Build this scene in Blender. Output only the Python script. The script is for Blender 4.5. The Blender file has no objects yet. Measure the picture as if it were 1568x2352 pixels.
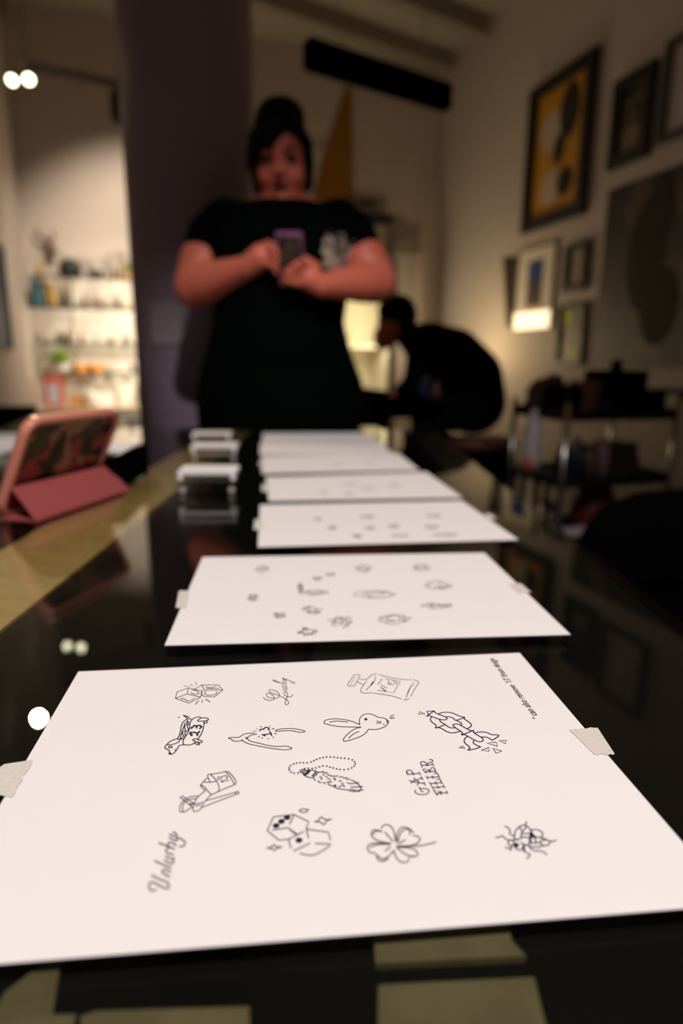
import bpy, bmesh, math, random
from mathutils import Vector, Matrix
random.seed(7)
SC = bpy.context.scene
COL = SC.collection
PI = math.pi

# ------------------------------------------------------------ camera
CAM = Vector((0, 0, 1.02)); F = 1453.2
PITCH = math.radians(13.33); ROLL = math.radians(0.585)
_f = Vector((0, math.cos(PITCH), -math.sin(PITCH)))
_u = Vector((0, math.sin(PITCH), math.cos(PITCH)))
_r = Vector((1, 0, 0))
RT = _r*math.cos(ROLL) + _u*math.sin(ROLL)
UP = -_r*math.sin(ROLL) + _u*math.cos(ROLL)
cam_data = bpy.data.cameras.new('camera')
cam = bpy.data.objects.new('camera', cam_data); COL.objects.link(cam)
cam.matrix_world = Matrix(((RT.x, UP.x, -_f.x, CAM.x), (RT.y, UP.y, -_f.y, CAM.y), (RT.z, UP.z, -_f.z, CAM.z), (0, 0, 0, 1)))
cam_data.sensor_width = 36; cam_data.lens = F*36/2352
cam_data.clip_start = 0.02; cam_data.clip_end = 60
cam_data.dof.use_dof = True; cam_data.dof.focus_distance = 0.35; cam_data.dof.aperture_fstop = 3.4
cam_data.dof.aperture_blades = 0
SC.camera = cam
SC.view_settings.view_transform = 'Standard'; SC.view_settings.look = 'None'
SC.view_settings.gamma = 1; SC.view_settings.use_curve_mapping = False
SC.view_settings.exposure = 0.0
# ------------------------------------------------------------ world and lights
W = bpy.data.worlds.new('room_dim'); SC.world = W; W.use_nodes = True
W.node_tree.nodes['Background'].inputs[0].default_value = (1.0, 0.68, 0.46, 1)
W.node_tree.nodes['Background'].inputs[1].default_value = 0.052
def light(name, kind, loc, energy, color, target=None, **kw):
    d = bpy.data.lights.new(name, kind); d.energy = energy; d.color = color
    for k, v in kw.items(): setattr(d, k, v)
    o = bpy.data.objects.new(name, d); COL.objects.link(o); o.location = loc
    if target is not None:
        o.rotation_euler = (Vector(target)-Vector(loc)).to_track_quat('-Z', 'Y').to_euler()
    return o
WARM = (1.0, 0.80, 0.60)
light('table_spot_light', 'SPOT', (0.26, -0.60, 3.05), 232, (1.0, 0.92, 0.915), (0.0, 0.85, 0.82), spot_size=math.radians(63), spot_blend=0.55, shadow_soft_size=0.04)
light('shelf_spot_light', 'SPOT', (-1.15, 4.05, 3.0), 150, (1.0, 0.84, 0.64), (-1.55, 5.4, 1.15), spot_size=math.radians(84), spot_blend=0.75, shadow_soft_size=0.05)
light('desk_lamp_light', 'POINT', (0.72, 4.85, 1.10), 13, (1.0, 0.74, 0.38), shadow_soft_size=0.05)
light('cabinet_light', 'POINT', (0.22, 5.42, 1.22), 4.5, (1.0, 0.90, 0.62), shadow_soft_size=0.04)

light('track_spot_light', 'SPOT', (-1.72, 3.25, 2.62), 90, (1.0, 0.80, 0.52), (-0.40, 0.75, 0.82), spot_size=math.radians(34), spot_blend=0.6, shadow_soft_size=0.03)
light('added_shelf_light', 'SPOT', (-1.33, 4.72, 1.32), 75, (1.0, 0.86, 0.66), (-1.62, 5.35, 1.12), spot_size=math.radians(135), spot_blend=0.7, shadow_soft_size=0.05)  # unseen source added behind the column to brighten the shelves
# ------------------------------------------------------------ rays
def ray(u, v): return (_f*F + RT*(u-784) - UP*(v-1176)).normalized()
def pt(u, v, Y):
    d = ray(u, v); return CAM + d*(Y/d.y)
def pz(u, v, z):
    d = ray(u, v); return CAM + d*((z-CAM.z)/d.z)
def pn(u, v, n, c):
    d = ray(u, v); return CAM + d*((c-n.dot(CAM))/n.dot(d))
SIDE = Vector((-0.2873, 0.9578, 0)).normalized()        # direction of the side walls
ACR = Vector((0.9578, 0.2873, 0)).normalized()          # direction of the back wall
CR = 2.65*0.9578; CL = -0.894*0.9578; CB = 5.60
def pr(u, v, off=0.0): return pn(u, v, ACR, CR-off)     # on the right wall
def pb(u, v, off=0.0): return pn(u, v, SIDE, CB-off)    # on the back wall
TZ = 0.822

# ------------------------------------------------------------ materials
MATS = {}
def mat(name, col, rough=0.6, metal=0.0, var=0.0, scale=20, spec=0.5, bump=0.0, emit=None, es=0.0, coat=0.0, sss=0.0):
    if name in MATS: return MATS[name]
    m = bpy.data.materials.new(name); m.use_nodes = True; nt = m.node_tree; b = nt.nodes['Principled BSDF']
    b.inputs['Base Color'].default_value = (*col, 1); b.inputs['Roughness'].default_value = rough
    b.inputs['Metallic'].default_value = metal; b.inputs['Specular IOR Level'].default_value = spec
    b.inputs['Coat Weight'].default_value = coat
    if sss: b.inputs['Subsurface Weight'].default_value = sss; b.inputs['Subsurface Scale'].default_value = 0.01
    if emit: b.inputs['Emission Color'].default_value = (*emit, 1); b.inputs['Emission Strength'].default_value = es
    if var or bump:
        tc = nt.nodes.new('ShaderNodeTexCoord'); n = nt.nodes.new('ShaderNodeTexNoise'); n.inputs['Scale'].default_value = scale
        n.inputs['Detail'].default_value = 4
        nt.links.new(tc.outputs['Object'], n.inputs['Vector'])
        if var:
            mx = nt.nodes.new('ShaderNodeMix'); mx.data_type = 'RGBA'
            mx.inputs[6].default_value = (*[c*(1-var) for c in col], 1); mx.inputs[7].default_value = (*[min(1, c*(1+var)) for c in col], 1)
            nt.links.new(n.outputs['Fac'], mx.inputs[0]); nt.links.new(mx.outputs[2], b.inputs['Base Color'])
        if bump:
            bp = nt.nodes.new('ShaderNodeBump'); bp.inputs['Strength'].default_value = bump; bp.inputs['Distance'].default_value = 0.002
            nt.links.new(n.outputs['Fac'], bp.inputs['Height']); nt.links.new(bp.outputs[0], b.inputs['Normal'])
    MATS[name] = m; return m
def glassy(name, tint, ior=1.5, base=0.0, extra=1.0):
    if name in MATS: return MATS[name]
    m = bpy.data.materials.new(name); m.use_nodes = True; nt = m.node_tree; nt.nodes.clear()
    o = nt.nodes.new('ShaderNodeOutputMaterial'); t = nt.nodes.new('ShaderNodeBsdfTransparent'); g = nt.nodes.new('ShaderNodeBsdfGlossy')
    g.inputs['Roughness'].default_value = 0.0; t.inputs[0].default_value = (*tint, 1)
    fr = nt.nodes.new('ShaderNodeFresnel'); fr.inputs['IOR'].default_value = ior
    # both faces of a pane reflect like air-to-glass
    geo = nt.nodes.new('ShaderNodeNewGeometry')
    dot = nt.nodes.new('ShaderNodeVectorMath'); dot.operation = 'DOT_PRODUCT'
    nt.links.new(geo.outputs['Incoming'], dot.inputs[0]); nt.links.new(geo.outputs['Normal'], dot.inputs[1])
    ab = nt.nodes.new('ShaderNodeMath'); ab.operation = 'ABSOLUTE'; nt.links.new(dot.outputs['Value'], ab.inputs[0])
    om = nt.nodes.new('ShaderNodeMath'); om.operation = 'SUBTRACT'; om.inputs[0].default_value = 1; nt.links.new(ab.outputs[0], om.inputs[1])
    pw = nt.nodes.new('ShaderNodeMath'); pw.operation = 'POWER'; nt.links.new(om.outputs[0], pw.inputs[0]); pw.inputs[1].default_value = 5
    ml = nt.nodes.new('ShaderNodeMath'); ml.operation = 'MULTIPLY_ADD'; nt.links.new(pw.outputs[0], ml.inputs[0]); ml.inputs[1].default_value = 0.95*extra; ml.inputs[2].default_value = 0.04+base
    nt.nodes.remove(fr)
    mx = nt.nodes.new('ShaderNodeMixShader'); nt.links.new(ml.outputs[0], mx.inputs[0]); nt.links.new(t.outputs[0], mx.inputs[1]); nt.links.new(g.outputs[0], mx.inputs[2])
    nt.links.new(mx.outputs[0], o.inputs[0]); MATS[name] = m; return m
def wood(name, c1, c2, scale=8, stretch=(1, 12, 1), rough=0.6):
    if name in MATS: return MATS[name]
    m = bpy.data.materials.new(name); m.use_nodes = True; nt = m.node_tree; b = nt.nodes['Principled BSDF']; b.inputs['Roughness'].default_value = rough
    tc = nt.nodes.new('ShaderNodeTexCoord'); mp = nt.nodes.new('ShaderNodeMapping'); mp.inputs['Scale'].default_value = stretch
    n = nt.nodes.new('ShaderNodeTexNoise'); n.inputs['Scale'].default_value = scale; n.inputs['Detail'].default_value = 6
    mx = nt.nodes.new('ShaderNodeMix'); mx.data_type = 'RGBA'; mx.inputs[6].default_value = (*c1, 1); mx.inputs[7].default_value = (*c2, 1)
    rp = nt.nodes.new('ShaderNodeMapRange'); rp.inputs[1].default_value = 0.35; rp.inputs[2].default_value = 0.65
    nt.links.new(tc.outputs['Object'], mp.inputs[0]); nt.links.new(mp.outputs[0], n.inputs['Vector']); nt.links.new(n.outputs['Fac'], rp.inputs[0])
    nt.links.new(rp.outputs[0], mx.inputs[0]); nt.links.new(mx.outputs[2], b.inputs['Base Color']); MATS[name] = m; return m
def blobs(name, bg, cols, scale, thr=(0.5, 0.55, 0.6), seed=0.0, stretch=(1, 1, 1)):
    """abstract picture: noise fields cut into flat colours"""
    if name in MATS: return MATS[name]
    m = bpy.data.materials.new(name); m.use_nodes = True; nt = m.node_tree; b = nt.nodes['Principled BSDF']; b.inputs['Roughness'].default_value = 0.5
    tc = nt.nodes.new('ShaderNodeTexCoord'); prev = None
    for i, c in enumerate(cols):
        mp = nt.nodes.new('ShaderNodeMapping'); mp.inputs['Location'].default_value = (seed+3.1*i, seed-1.7*i, seed*2); mp.inputs['Scale'].default_value = stretch
        n = nt.nodes.new('ShaderNodeTexNoise'); n.inputs['Scale'].default_value = scale; n.inputs['Detail'].default_value = 2
        rp = nt.nodes.new('ShaderNodeMapRange'); rp.inputs[1].default_value = thr[i % len(thr)]; rp.inputs[2].default_value = thr[i % len(thr)]+0.03
        mx = nt.nodes.new('ShaderNodeMix'); mx.data_type = 'RGBA'
        nt.links.new(tc.outputs['Object'], mp.inputs[0]); nt.links.new(mp.outputs[0], n.inputs['Vector']); nt.links.new(n.outputs['Fac'], rp.inputs[0])
        nt.links.new(rp.outputs[0], mx.inputs[0]); mx.inputs[7].default_value = (*c, 1)
        if prev is None: mx.inputs[6].default_value = (*bg, 1)
        else: nt.links.new(prev, mx.inputs[6])
        prev = mx.outputs[2]
    nt.links.new(prev, b.inputs['Base Color']); MATS[name] = m; return m

M_wall = mat('wall_plaster', (0.62, 0.54, 0.50), 0.8, var=0.04, scale=3)
M_ceil = mat('ceiling_paint', (0.46, 0.42, 0.36), 0.85, var=0.05, scale=3)
M_floor = wood('floor_boards', (0.022, 0.017, 0.011), (0.04, 0.03, 0.02), 6, rough=0.5)
M_black = mat('black_satin', (0.007, 0.0065, 0.0065), 0.5, spec=0.3)
M_matte = mat('black_matte', (0.0025, 0.0023, 0.0023), 1.0, spec=0.0)
M_void = mat('void_black', (0.006, 0.0055, 0.005), 1.0, spec=0.02)
M_chrome = mat('chrome', (0.55, 0.53, 0.5), 0.25, 1.0)
M_ply = wood('plywood', (0.42, 0.255, 0.07), (0.60, 0.39, 0.12), 30, (1, 9, 1))
M_paper = mat('white_paper', (0.88, 0.84, 0.82), 0.85, var=0.015, scale=60, spec=0.2)
M_tape = mat('masking_tape_paper', (0.70, 0.66, 0.58), 0.8, var=0.10, scale=400, bump=0.4)
M_ink = mat('black_ink', (0.008, 0.006, 0.02), 0.7)
M_soft = mat('soft_brown_ink', (0.09, 0.075, 0.075), 0.8)
M_glass = glassy('table_glass', (0.93, 0.95, 0.93))
M_clear = glassy('clear_acrylic', (0.97, 0.97, 0.95), base=0.03)
M_pane = glassy('picture_glazing', (0.98, 0.98, 0.98), extra=0.5)
M_white = mat('white_enamel', (0.75, 0.72, 0.66), 0.5)
M_skin = mat('skin', (0.74, 0.18, 0.11), 0.5, var=0.06, scale=12, sss=0.1)
M_lip = mat('lipstick', (0.16, 0.008, 0.012), 0.35)
M_hair = mat('black_hair', (0.003, 0.004, 0.007), 0.6, spec=0.15, bump=0.3, scale=90)
M_pink = mat('pink_leatherette', (0.36, 0.075, 0.07), 0.6, bump=0.15, scale=250)
M_rim = mat('pale_pink_plastic', (0.72, 0.26, 0.18), 0.35)

# ------------------------------------------------------------ mesh helpers
def finish(name, bm, m, parent=None, smooth=False, inv=True):
    me = bpy.data.meshes.new(name); bmesh.ops.recalc_face_normals(bm, faces=bm.faces); bm.to_mesh(me); bm.free()
    me.materials.append(m)
    if smooth:
        for p in me.polygons: p.use_smooth = True
    o = bpy.data.objects.new(name, me); COL.objects.link(o)
    if parent is not None:
        o.parent = parent
        if inv: o.matrix_parent_inverse = WM(parent).inverted()      # part meshes are authored in world space
    return o
def WM(o):
    m = o.matrix_basis.copy()
    return m if o.parent is None else WM(o.parent) @ o.matrix_parent_inverse @ m
def tag(o, label, cat, group=None, kind=None):
    o['label'] = label; o['category'] = cat
    if group: o['group'] = group
    if kind: o['kind'] = kind
    return o
def thing(name, label, cat, loc=(0, 0, 0), group=None):
    o = bpy.data.objects.new(name, None); COL.objects.link(o); o.location = loc; o.empty_display_size = 0.05
    return tag(o, label, cat, group)
def struct(o): o['kind'] = 'structure'; return o
def B(): return bmesh.new()
def box(bm, c, s, x=Vector((1, 0, 0)), y=Vector((0, 1, 0)), z=Vector((0, 0, 1)), bev=0.0):
    """box centred at c, full size s, along axes x y z"""
    c = Vector(c); vs = []
    t = bmesh.new()
    for i in (-1, 1):
        for j in (-1, 1):
            for k in (-1, 1): vs.append(t.verts.new(c + x*(i*s[0]/2) + y*(j*s[1]/2) + z*(k*s[2]/2)))
    for q in ((0, 1, 3, 2), (4, 6, 7, 5), (0, 4, 5, 1), (2, 3, 7, 6), (0, 2, 6, 4), (1, 5, 7, 3)): t.faces.new([vs[i] for i in q])
    if bev: bmesh.ops.bevel(t, geom=t.edges[:]+t.verts[:], offset=bev, segments=3, affect='EDGES')
    merge(bm, t)
def merge(bm, t):
    me = bpy.data.meshes.new('tmp'); t.to_mesh(me); t.free(); bm.from_mesh(me); bpy.data.meshes.remove(me)
def hexa(bm, pts):
    """pts: 4 bottom + 4 top"""
    v = [bm.verts.new(p) for p in pts]
    for q in ((3, 2, 1, 0), (4, 5, 6, 7), (0, 1, 5, 4), (1, 2, 6, 5), (2, 3, 7, 6), (3, 0, 4, 7)): bm.faces.new([v[i] for i in q])
def slab(bm, quad, n, th):
    n = Vector(n).normalized(); hexa(bm, [Vector(p)-n*th for p in quad]+[Vector(p) for p in quad])
def prism(bm, poly, n, th):
    n = Vector(n); a = [bm.verts.new(Vector(p)) for p in poly]; b = [bm.verts.new(Vector(p)+n*th) for p in poly]
    bm.faces.new(a); bm.faces.new(b[::-1]); k = len(poly)
    for i in range(k): bm.faces.new((a[i], b[i], b[(i+1) % k], a[(i+1) % k]))
def ell(bm, c, r, axes=None, seg=24, rings=14):
    t = bmesh.new(); bmesh.ops.create_uvsphere(t, u_segments=seg, v_segments=rings, radius=1)
    X, Y, Z = axes or (Vector((1, 0, 0)), Vector((0, 1, 0)), Vector((0, 0, 1)))
    if not hasattr(r, '__len__'): r = (r, r, r)
    for v in t.verts: v.co = Vector(c) + X*(v.co.x*r[0]) + Y*(v.co.y*r[1]) + Z*(v.co.z*r[2])
    merge(bm, t)
def cone(bm, a, b, ra, rb, seg=16, caps=True):
    a = Vector(a); b = Vector(b); d = (b-a).normalized(); x = d.orthogonal().normalized(); y = d.cross(x)
    A = []; Bv = []
    for i in range(seg):
        t = 2*PI*i/seg; w = x*math.cos(t)+y*math.sin(t)
        A.append(bm.verts.new(a+w*ra)); Bv.append(bm.verts.new(b+w*rb))
    for i in range(seg): bm.faces.new((A[i], A[(i+1) % seg], Bv[(i+1) % seg], Bv[i]))
    if caps: bm.faces.new(A[::-1]); bm.faces.new(Bv)
def limb(bm, pts, rs, seg=16):
    for i in range(len(pts)-1): cone(bm, pts[i], pts[i+1], rs[i], rs[i+1], seg)
    for p, r in zip(pts, rs): ell(bm, p, r, seg=seg, rings=10)
def tube(bm, pts, r, seg=8):
    for i in range(len(pts)-1): cone(bm, pts[i], pts[i+1], r, r, seg)
def loft(bm, rings, seg=32):
    """rings: (centre, x-vector, y-vector)"""
    R = []
    for c, x, y in rings:
        R.append([bm.verts.new(Vector(c)+Vector(x)*math.cos(2*PI*i/seg)+Vector(y)*math.sin(2*PI*i/seg)) for i in range(seg)])
    for a, b in zip(R, R[1:]):
        for i in range(seg): bm.faces.new((a[i], a[(i+1) % seg], b[(i+1) % seg], b[i]))
    bm.faces.new(R[0][::-1]); bm.faces.new(R[-1])
def lathe(bm, base, prof, seg=20, axis=Vector((0, 0, 1))):
    axis = axis.normalized(); x = axis.orthogonal().normalized(); y = axis.cross(x)
    loft(bm, [(Vector(base)+axis*h, x*r, y*r) for r, h in prof], seg)
def remesh(name, bm, m, parent, voxel, it=3):
    me = bpy.data.meshes.new(name+'_src'); bmesh.ops.recalc_face_normals(bm, faces=bm.faces); bm.to_mesh(me); bm.free()
    o = bpy.data.objects.new(name+'_src', me); COL.objects.link(o)
    r = o.modifiers.new('r', 'REMESH'); r.mode = 'VOXEL'; r.voxel_size = voxel; r.use_smooth_shade = True
    s = o.modifiers.new('s', 'SMOOTH'); s.iterations = it; s.factor = 0.6
    dg = bpy.context.evaluated_depsgraph_get(); dg.update()
    me2 = bpy.data.meshes.new_from_object(o.evaluated_get(dg)); me2.name = name
    bpy.data.objects.remove(o); bpy.data.meshes.remove(me)
    me2.materials.clear(); me2.materials.append(m)
    for p in me2.polygons: p.use_smooth = True
    ob = bpy.data.objects.new(name, me2); COL.objects.link(ob); ob.parent = parent
    ob.matrix_parent_inverse = WM(parent).inverted()
    return ob
# ------------------------------------------------------------ room shell
Z = Vector((0, 0, 1)); H = 3.46
def isect(n1, c1, n2, c2):
    d = n1.x*n2.y-n1.y*n2.x
    return Vector(((c1*n2.y-c2*n1.y)/d, (n1.x*c2-n2.x*c1)/d, 0))
RC = isect(ACR, CR, SIDE, CB); LC = isect(ACR, CL, SIDE, CB)
def wall(name, a, b, th, n):
    bm = B(); n = Vector(n); hexa(bm, [a, b, b+n*th, a+n*th, a+Z*H, b+Z*H, b+n*th+Z*H, a+n*th+Z*H])
    return struct(finish(name, bm, M_wall))
wall('wall_right', RC-SIDE*7.5, RC, 0.1, ACR)
wall('wall_back', LC-ACR*0.1, RC+ACR*0.1, 0.1, SIDE)
wall('wall_left', LC-SIDE*2.6, LC, 0.1, -ACR)
bm = B(); q = [RC+ACR*.1+SIDE*.1, LC-ACR*1.6+SIDE*.1, LC-ACR*1.6-SIDE*7.5, RC+ACR*.1-SIDE*7.5]
hexa(bm, [p-Z*.05 for p in q]+q); struct(finish('floor', bm, M_floor))
bm = B(); hexa(bm, [p+Z*H for p in q]+[p+Z*(H+.05) for p in q]); struct(finish('ceiling', bm, M_ceil))
def strip(bm, a, b, up, n, w, h):
    a = Vector(a); b = Vector(b); box(bm, (a+b)/2, ((b-a).length, w, h), (b-a).normalized(), Vector(n), Vector(up))
bm = B(); strip(bm, RC-ACR*.009-SIDE*7.4+Z*.06, RC-ACR*.009+Z*.06, Z, ACR, .018, .12); struct(finish('baseboard_right', bm, M_white))
bm = B(); strip(bm, LC-SIDE*.009+Z*.06+ACR*.02, RC-SIDE*.009+Z*.06-ACR*.02, Z, SIDE, .018, .12); struct(finish('baseboard_back', bm, M_white))
# ceiling beams
M_beam = mat('beam_paint', (0.33, 0.29, 0.24), 0.8, var=0.05, scale=4)
BD = Vector((.84, .543, 0)); BN = Vector((-.543, .84, 0))
for i, (bu, bv) in enumerate(((1000, 22), (700, 30), (150, 60))):
    p = pz(bu, bv, H-.06); x0 = (CR-p.dot(ACR))/BD.dot(ACR); y0 = (CB-p.dot(SIDE))/BD.dot(SIDE)
    bm = B(); a = p-BD*(3.2 if i < 2 else .4); b = p+BD*(min(x0, y0)-.06)
    strip(bm, a, b, Z, BN, .10, .11); struct(finish('trim_%d' % (i+1), bm, M_beam))

# round lavender column beside the table, pale conduit on its left
M_col = mat('lavender_paint', (0.42, 0.32, 0.41), 0.45, var=0.03, scale=5)
cc = pt(441, 600, 2.86); CX, CY = cc.x+.01, cc.y; cr = 0.262
t = thing('column', 'round lavender grey column standing behind the table, left of the woman', 'column', (CX, CY, 0))
bm = B(); lathe(bm, (CX, CY, 0), [(cr, 0), (cr, H-.02)], 64); finish('shaft', bm, M_col, t, True)
bm = B(); lathe(bm, (CX, CY, 0), [(cr+.015, 0.001), (cr+.015, .12), (cr+.004, .14)], 64); finish('base', bm, M_col, t, True)
p = pt(284, 80, 3.15)
bm = B(); cone(bm, (p.x, p.y, 2.55), (p.x, p.y, H-.01), .018, .018); cone(bm, (p.x, p.y, 2.50), (p.x, p.y, 2.56), .03, .03)
tag(finish('conduit_pipe', bm, mat('pale_grey_paint', (.62, .57, .55), .5), None, True), 'pale vertical conduit pipe dropping from the ceiling at the left edge of the lavender column', 'pipe')
# electrical plate on the column
bm = B(); c = Vector((CX, CY, 0)); d = Vector((-.25, -1, 0)).normalized(); z0 = pt(400, 745, 2.6).z
box(bm, c+d*(cr+.003)+Z*z0, (.13, .012, .16), Vector((d.y, -d.x, 0)), d, Z, .004)
tag(finish('wall_plate', bm, mat('grey_plate', (.42, .36, .40), .4)), 'pale grey cover plate fixed low on the lavender column', 'cover plate')

# long black linear fixture hanging below the ceiling
ang = math.atan(1.55); A = pt(703, 122, 3.1); zz = A.z; Bp = pz(1030, 226, zz)
t = thing('linear_pendant', 'long matte black bar fixture hanging under the ceiling behind the woman', 'ceiling light', ((A+Bp)/2))
ax = (Bp-A).normalized(); sd = Vector((ax.y, -ax.x, 0))
bm = B(); box(bm, (A+Bp)/2, ((Bp-A).length, .07, .115), ax, sd, Z, .008); finish('housing', bm, M_matte, t)
for f in (.2, .8):
    bm = B(); p = A+(Bp-A)*f; cone(bm, p+Z*.05, (p.x, p.y, H), .0025, .0025, 6); finish('suspension_wire', bm, M_ceil, t)

# ------------------------------------------------------------ ceiling track lamps
M_lampbody = mat('lamp_grey', (0.35, 0.34, 0.28), 0.4)
M_bulb = mat('bulb_glow', (1, 1, .9), .3, emit=(1.0, 0.93, 0.62), es=9)
def spot_lamp(label, heads, bulbs=1, glow=True, size=.035):
    c = sum((Vector(h[0]) for h in heads), Vector())/len(heads)
    t = thing('track_lamp', label, 'lamp', (c.x, c.y, H))
    top = Vector((c.x+.06, c.y+.1, H))
    bm = B(); tube(bm, [top, Vector((c.x+.03, c.y, c.z+.16))], .012); finish('stem', bm, M_lampbody, t, True)
    for h, d in heads:
        h = Vector(h); d = Vector(d).normalized(); back = h-d*.09
        bm = B(); tube(bm, [Vector((c.x+.03, c.y, c.z+.16)), back], .007); loft(bm, [(back, d.orthogonal().normalized()*.012, d.cross(d.orthogonal()).normalized()*.012), (back+d*.03, d.orthogonal().normalized()*.032, d.cross(d.orthogonal()).normalized()*.032), (h, d.orthogonal().normalized()*(size+.01), d.cross(d.orthogonal()).normalized()*(size+.01))], 20)
        s = finish('lamp_shade', bm, M_lampbody, t, True)
        bm = B(); ell(bm, h+d*.003, (size, size, size*.5), (d.orthogonal().normalized(), d.cross(d.orthogonal()).normalized(), d)); finish('bulb', bm, M_bulb, s, True)
    return t
a = pt(28, 184, 4.08); b = pt(66, 182, 4.02)
spot_lamp('grey ceiling track lamp with two glowing bulbs at the upper left', [(a, (-.1, -1, -.9)), (b, (.3, -1, -.75))], size=.026)
spot_lamp('grey ceiling track lamp with one glowing bulb reflected in the table glass', [((-1.74, 3.3, 2.66), (.45, -.9, -.8))], size=.03)
bm = B(); tl = LC-SIDE*1.5
a = pt(20, -40, 3.9); strip(bm, (-2.6, 3.62, H-.03), (-1.25, 4.03, H-.03), Z, SIDE, .035, .035)
tag(finish('lamp_track', bm, M_lampbody), 'pale lighting track fixed to the ceiling above the two-bulb lamp', 'light track')
a = pt(88, 158, 3.7); b = pt(296, 200, 3.9)
bm = B(); cone(bm, pt(60, 150, 3.68), b+(b-a)*.35, .024, .024, 14)
tag(finish('ceiling_pipe', bm, M_beam, None, True), 'pale horizontal pipe running under the ceiling toward the column', 'pipe')
bm = B(); p = pt(279, 250, 3.9); box(bm, p, (.10, .10, .17), bev=.02); cone(bm, p+Z*.08, p+Z*.2, .012, .012)
tag(finish('ceiling_speaker', bm, mat('dark_brown_plastic', (.05, .04, .03), .6)), 'small dark speaker hanging from the ceiling pipe beside the column', 'speaker')

# ------------------------------------------------------------ glass-topped display table
X0, X1, Y0, YJ, Y1 = -0.66, 0.272, -0.12, 0.948, 1.93
t = thing('display_table', 'long glass-topped black display table with plywood strips under its glass', 'table', ((X0+X1)/2, (Y0+Y1)/2, 0))
for ya, yb in ((Y0, YJ-.0015), (YJ+.0015, Y1)):
    bm = B(); box(bm, ((X0+X1)/2, (ya+yb)/2, TZ-.003), (X1-X0, yb-ya, .006), bev=.0006); finish('glass_top', bm, M_glass, t)
bm = B(); box(bm, ((X0+X1)/2, (Y0+Y1)/2, TZ-.0196), (X1-X0-.004, Y1-Y0-.004, .018)); finish('void_sheet', bm, M_void, t)  # black sheet standing in for the dark void below the glass
zp = TZ-.0071
def deck(pxs, name='plywood_strip', m=M_ply):
    bm = B(); prism(bm, [pz(u, v, zp) for u, v in pxs], (0, 0, -1), .003); finish(name, bm, m, t)
bm = B(); hexa(bm, [Vector((-.372, .20, zp-.003)), Vector((-.262, .20, zp-.003)), Vector((-.275, Y1-.01, zp-.003)), Vector((-.380, Y1-.01, zp-.003)),
                    Vector((-.372, .20, zp)), Vector((-.262, .20, zp)), Vector((-.275, Y1-.01, zp)), Vector((-.380, Y1-.01, zp))]); finish('plywood_strip', bm, M_ply, t)
M_floor_stand_in = wood('dim_floor_wood', (.105, .078, .032), (.15, .115, .05), 14, (3, 3, 3))  # darker wood tone put in for the dim floor below
M_rail = wood('brown_rail', (.022, .017, .008), (.032, .025, .012), 14, (1, 6, 1))
bm = B(); box(bm, ((.205+.262)/2, 1.435, zp-.0015), (.057, .96, .003)); finish('edge_strip', bm, M_rail, t)
deck([(858, 2140), (1166, 2115), (1175, 2160), (1208, 2196), (862, 2212)], 'floor_stand_in', M_floor_stand_in)  # these boards stand in for the floor seen through the glass
deck([(868, 2262), (1226, 2244), (1252, 2352), (1262, 2400), (868, 2400)], 'floor_stand_in', M_floor_stand_in)
deck([(142, 2195), (95, 2215), (10, 2280), (-60, 2420), (150, 2420), (175, 2330), (120, 2330)], 'floor_stand_in', M_floor_stand_in)
deck([(185, 2335), (220, 2322), (572, 2312), (574, 2420), (190, 2420)], 'floor_stand_in', M_floor_stand_in)
bm = B()
for x in (X0+.015, X1-.015): box(bm, (x, (Y0+Y1)/2, TZ-.058), (.03, Y1-Y0, .05))
for y in (Y0+.015, YJ, Y1-.015): box(bm, ((X0+X1)/2, y, TZ-.058), (X1-X0-.06, .03, .05))
finish('frame', bm, M_black, t)
for x in (X0+.03, X1-.03):
    for y in (Y0+.03, Y1-.03):
        bm = B(); box(bm, (x, y, (TZ-.083)/2), (.05, .05, TZ-.083), bev=.004); finish('leg', bm, M_black, t)

# ------------------------------------------------------------ flash sheets (A4, landscape)
h0 = 0.198
def rect(cx, cy, a, w=1.5*h0, d=1.06*h0):
    c, s = math.cos(a), math.sin(a); cx *= h0; cy *= h0
    return [Vector((cx+x*c-y*s, cy+x*s+y*c, TZ+.0004)) for x, y in ((-w/2, d/2), (w/2, d/2), (w/2, -d/2), (-w/2, -d/2))]
SHEETS = [
 ([(180, 1543), (1193, 1500), (1690, 2078), (-225, 2233)], 'nearest white paper sheet with crisp black line drawings of a chain, rabbit, dog and lettering'),
 ([(465, 1280), (1112, 1270), (1310, 1458), (378, 1483)], 'second nearest white paper sheet with blurry small sketches of vases and flowers'),
 ([(597, 1160), (1060, 1150), (1190, 1240), (592, 1257)], 'third white paper sheet from the front with faint grey sketches'),
 ([(610, 1096), (978, 1084), (1062, 1143), (617, 1151)], 'fourth white paper sheet from the front, barely visible marks, wider gap in front of it'),
 ([(601, 1048), (914, 1041), (963, 1080), (601, 1088)], 'fifth white paper sheet from the front of the row'),
 (rect(-.22, 7.50, .12), 'sixth white paper sheet from the front, second from the woman'),
 (rect(-.33, 8.62, .12), 'farthest white paper sheet lying at the end of the table by the woman')]
sheets = []
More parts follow.
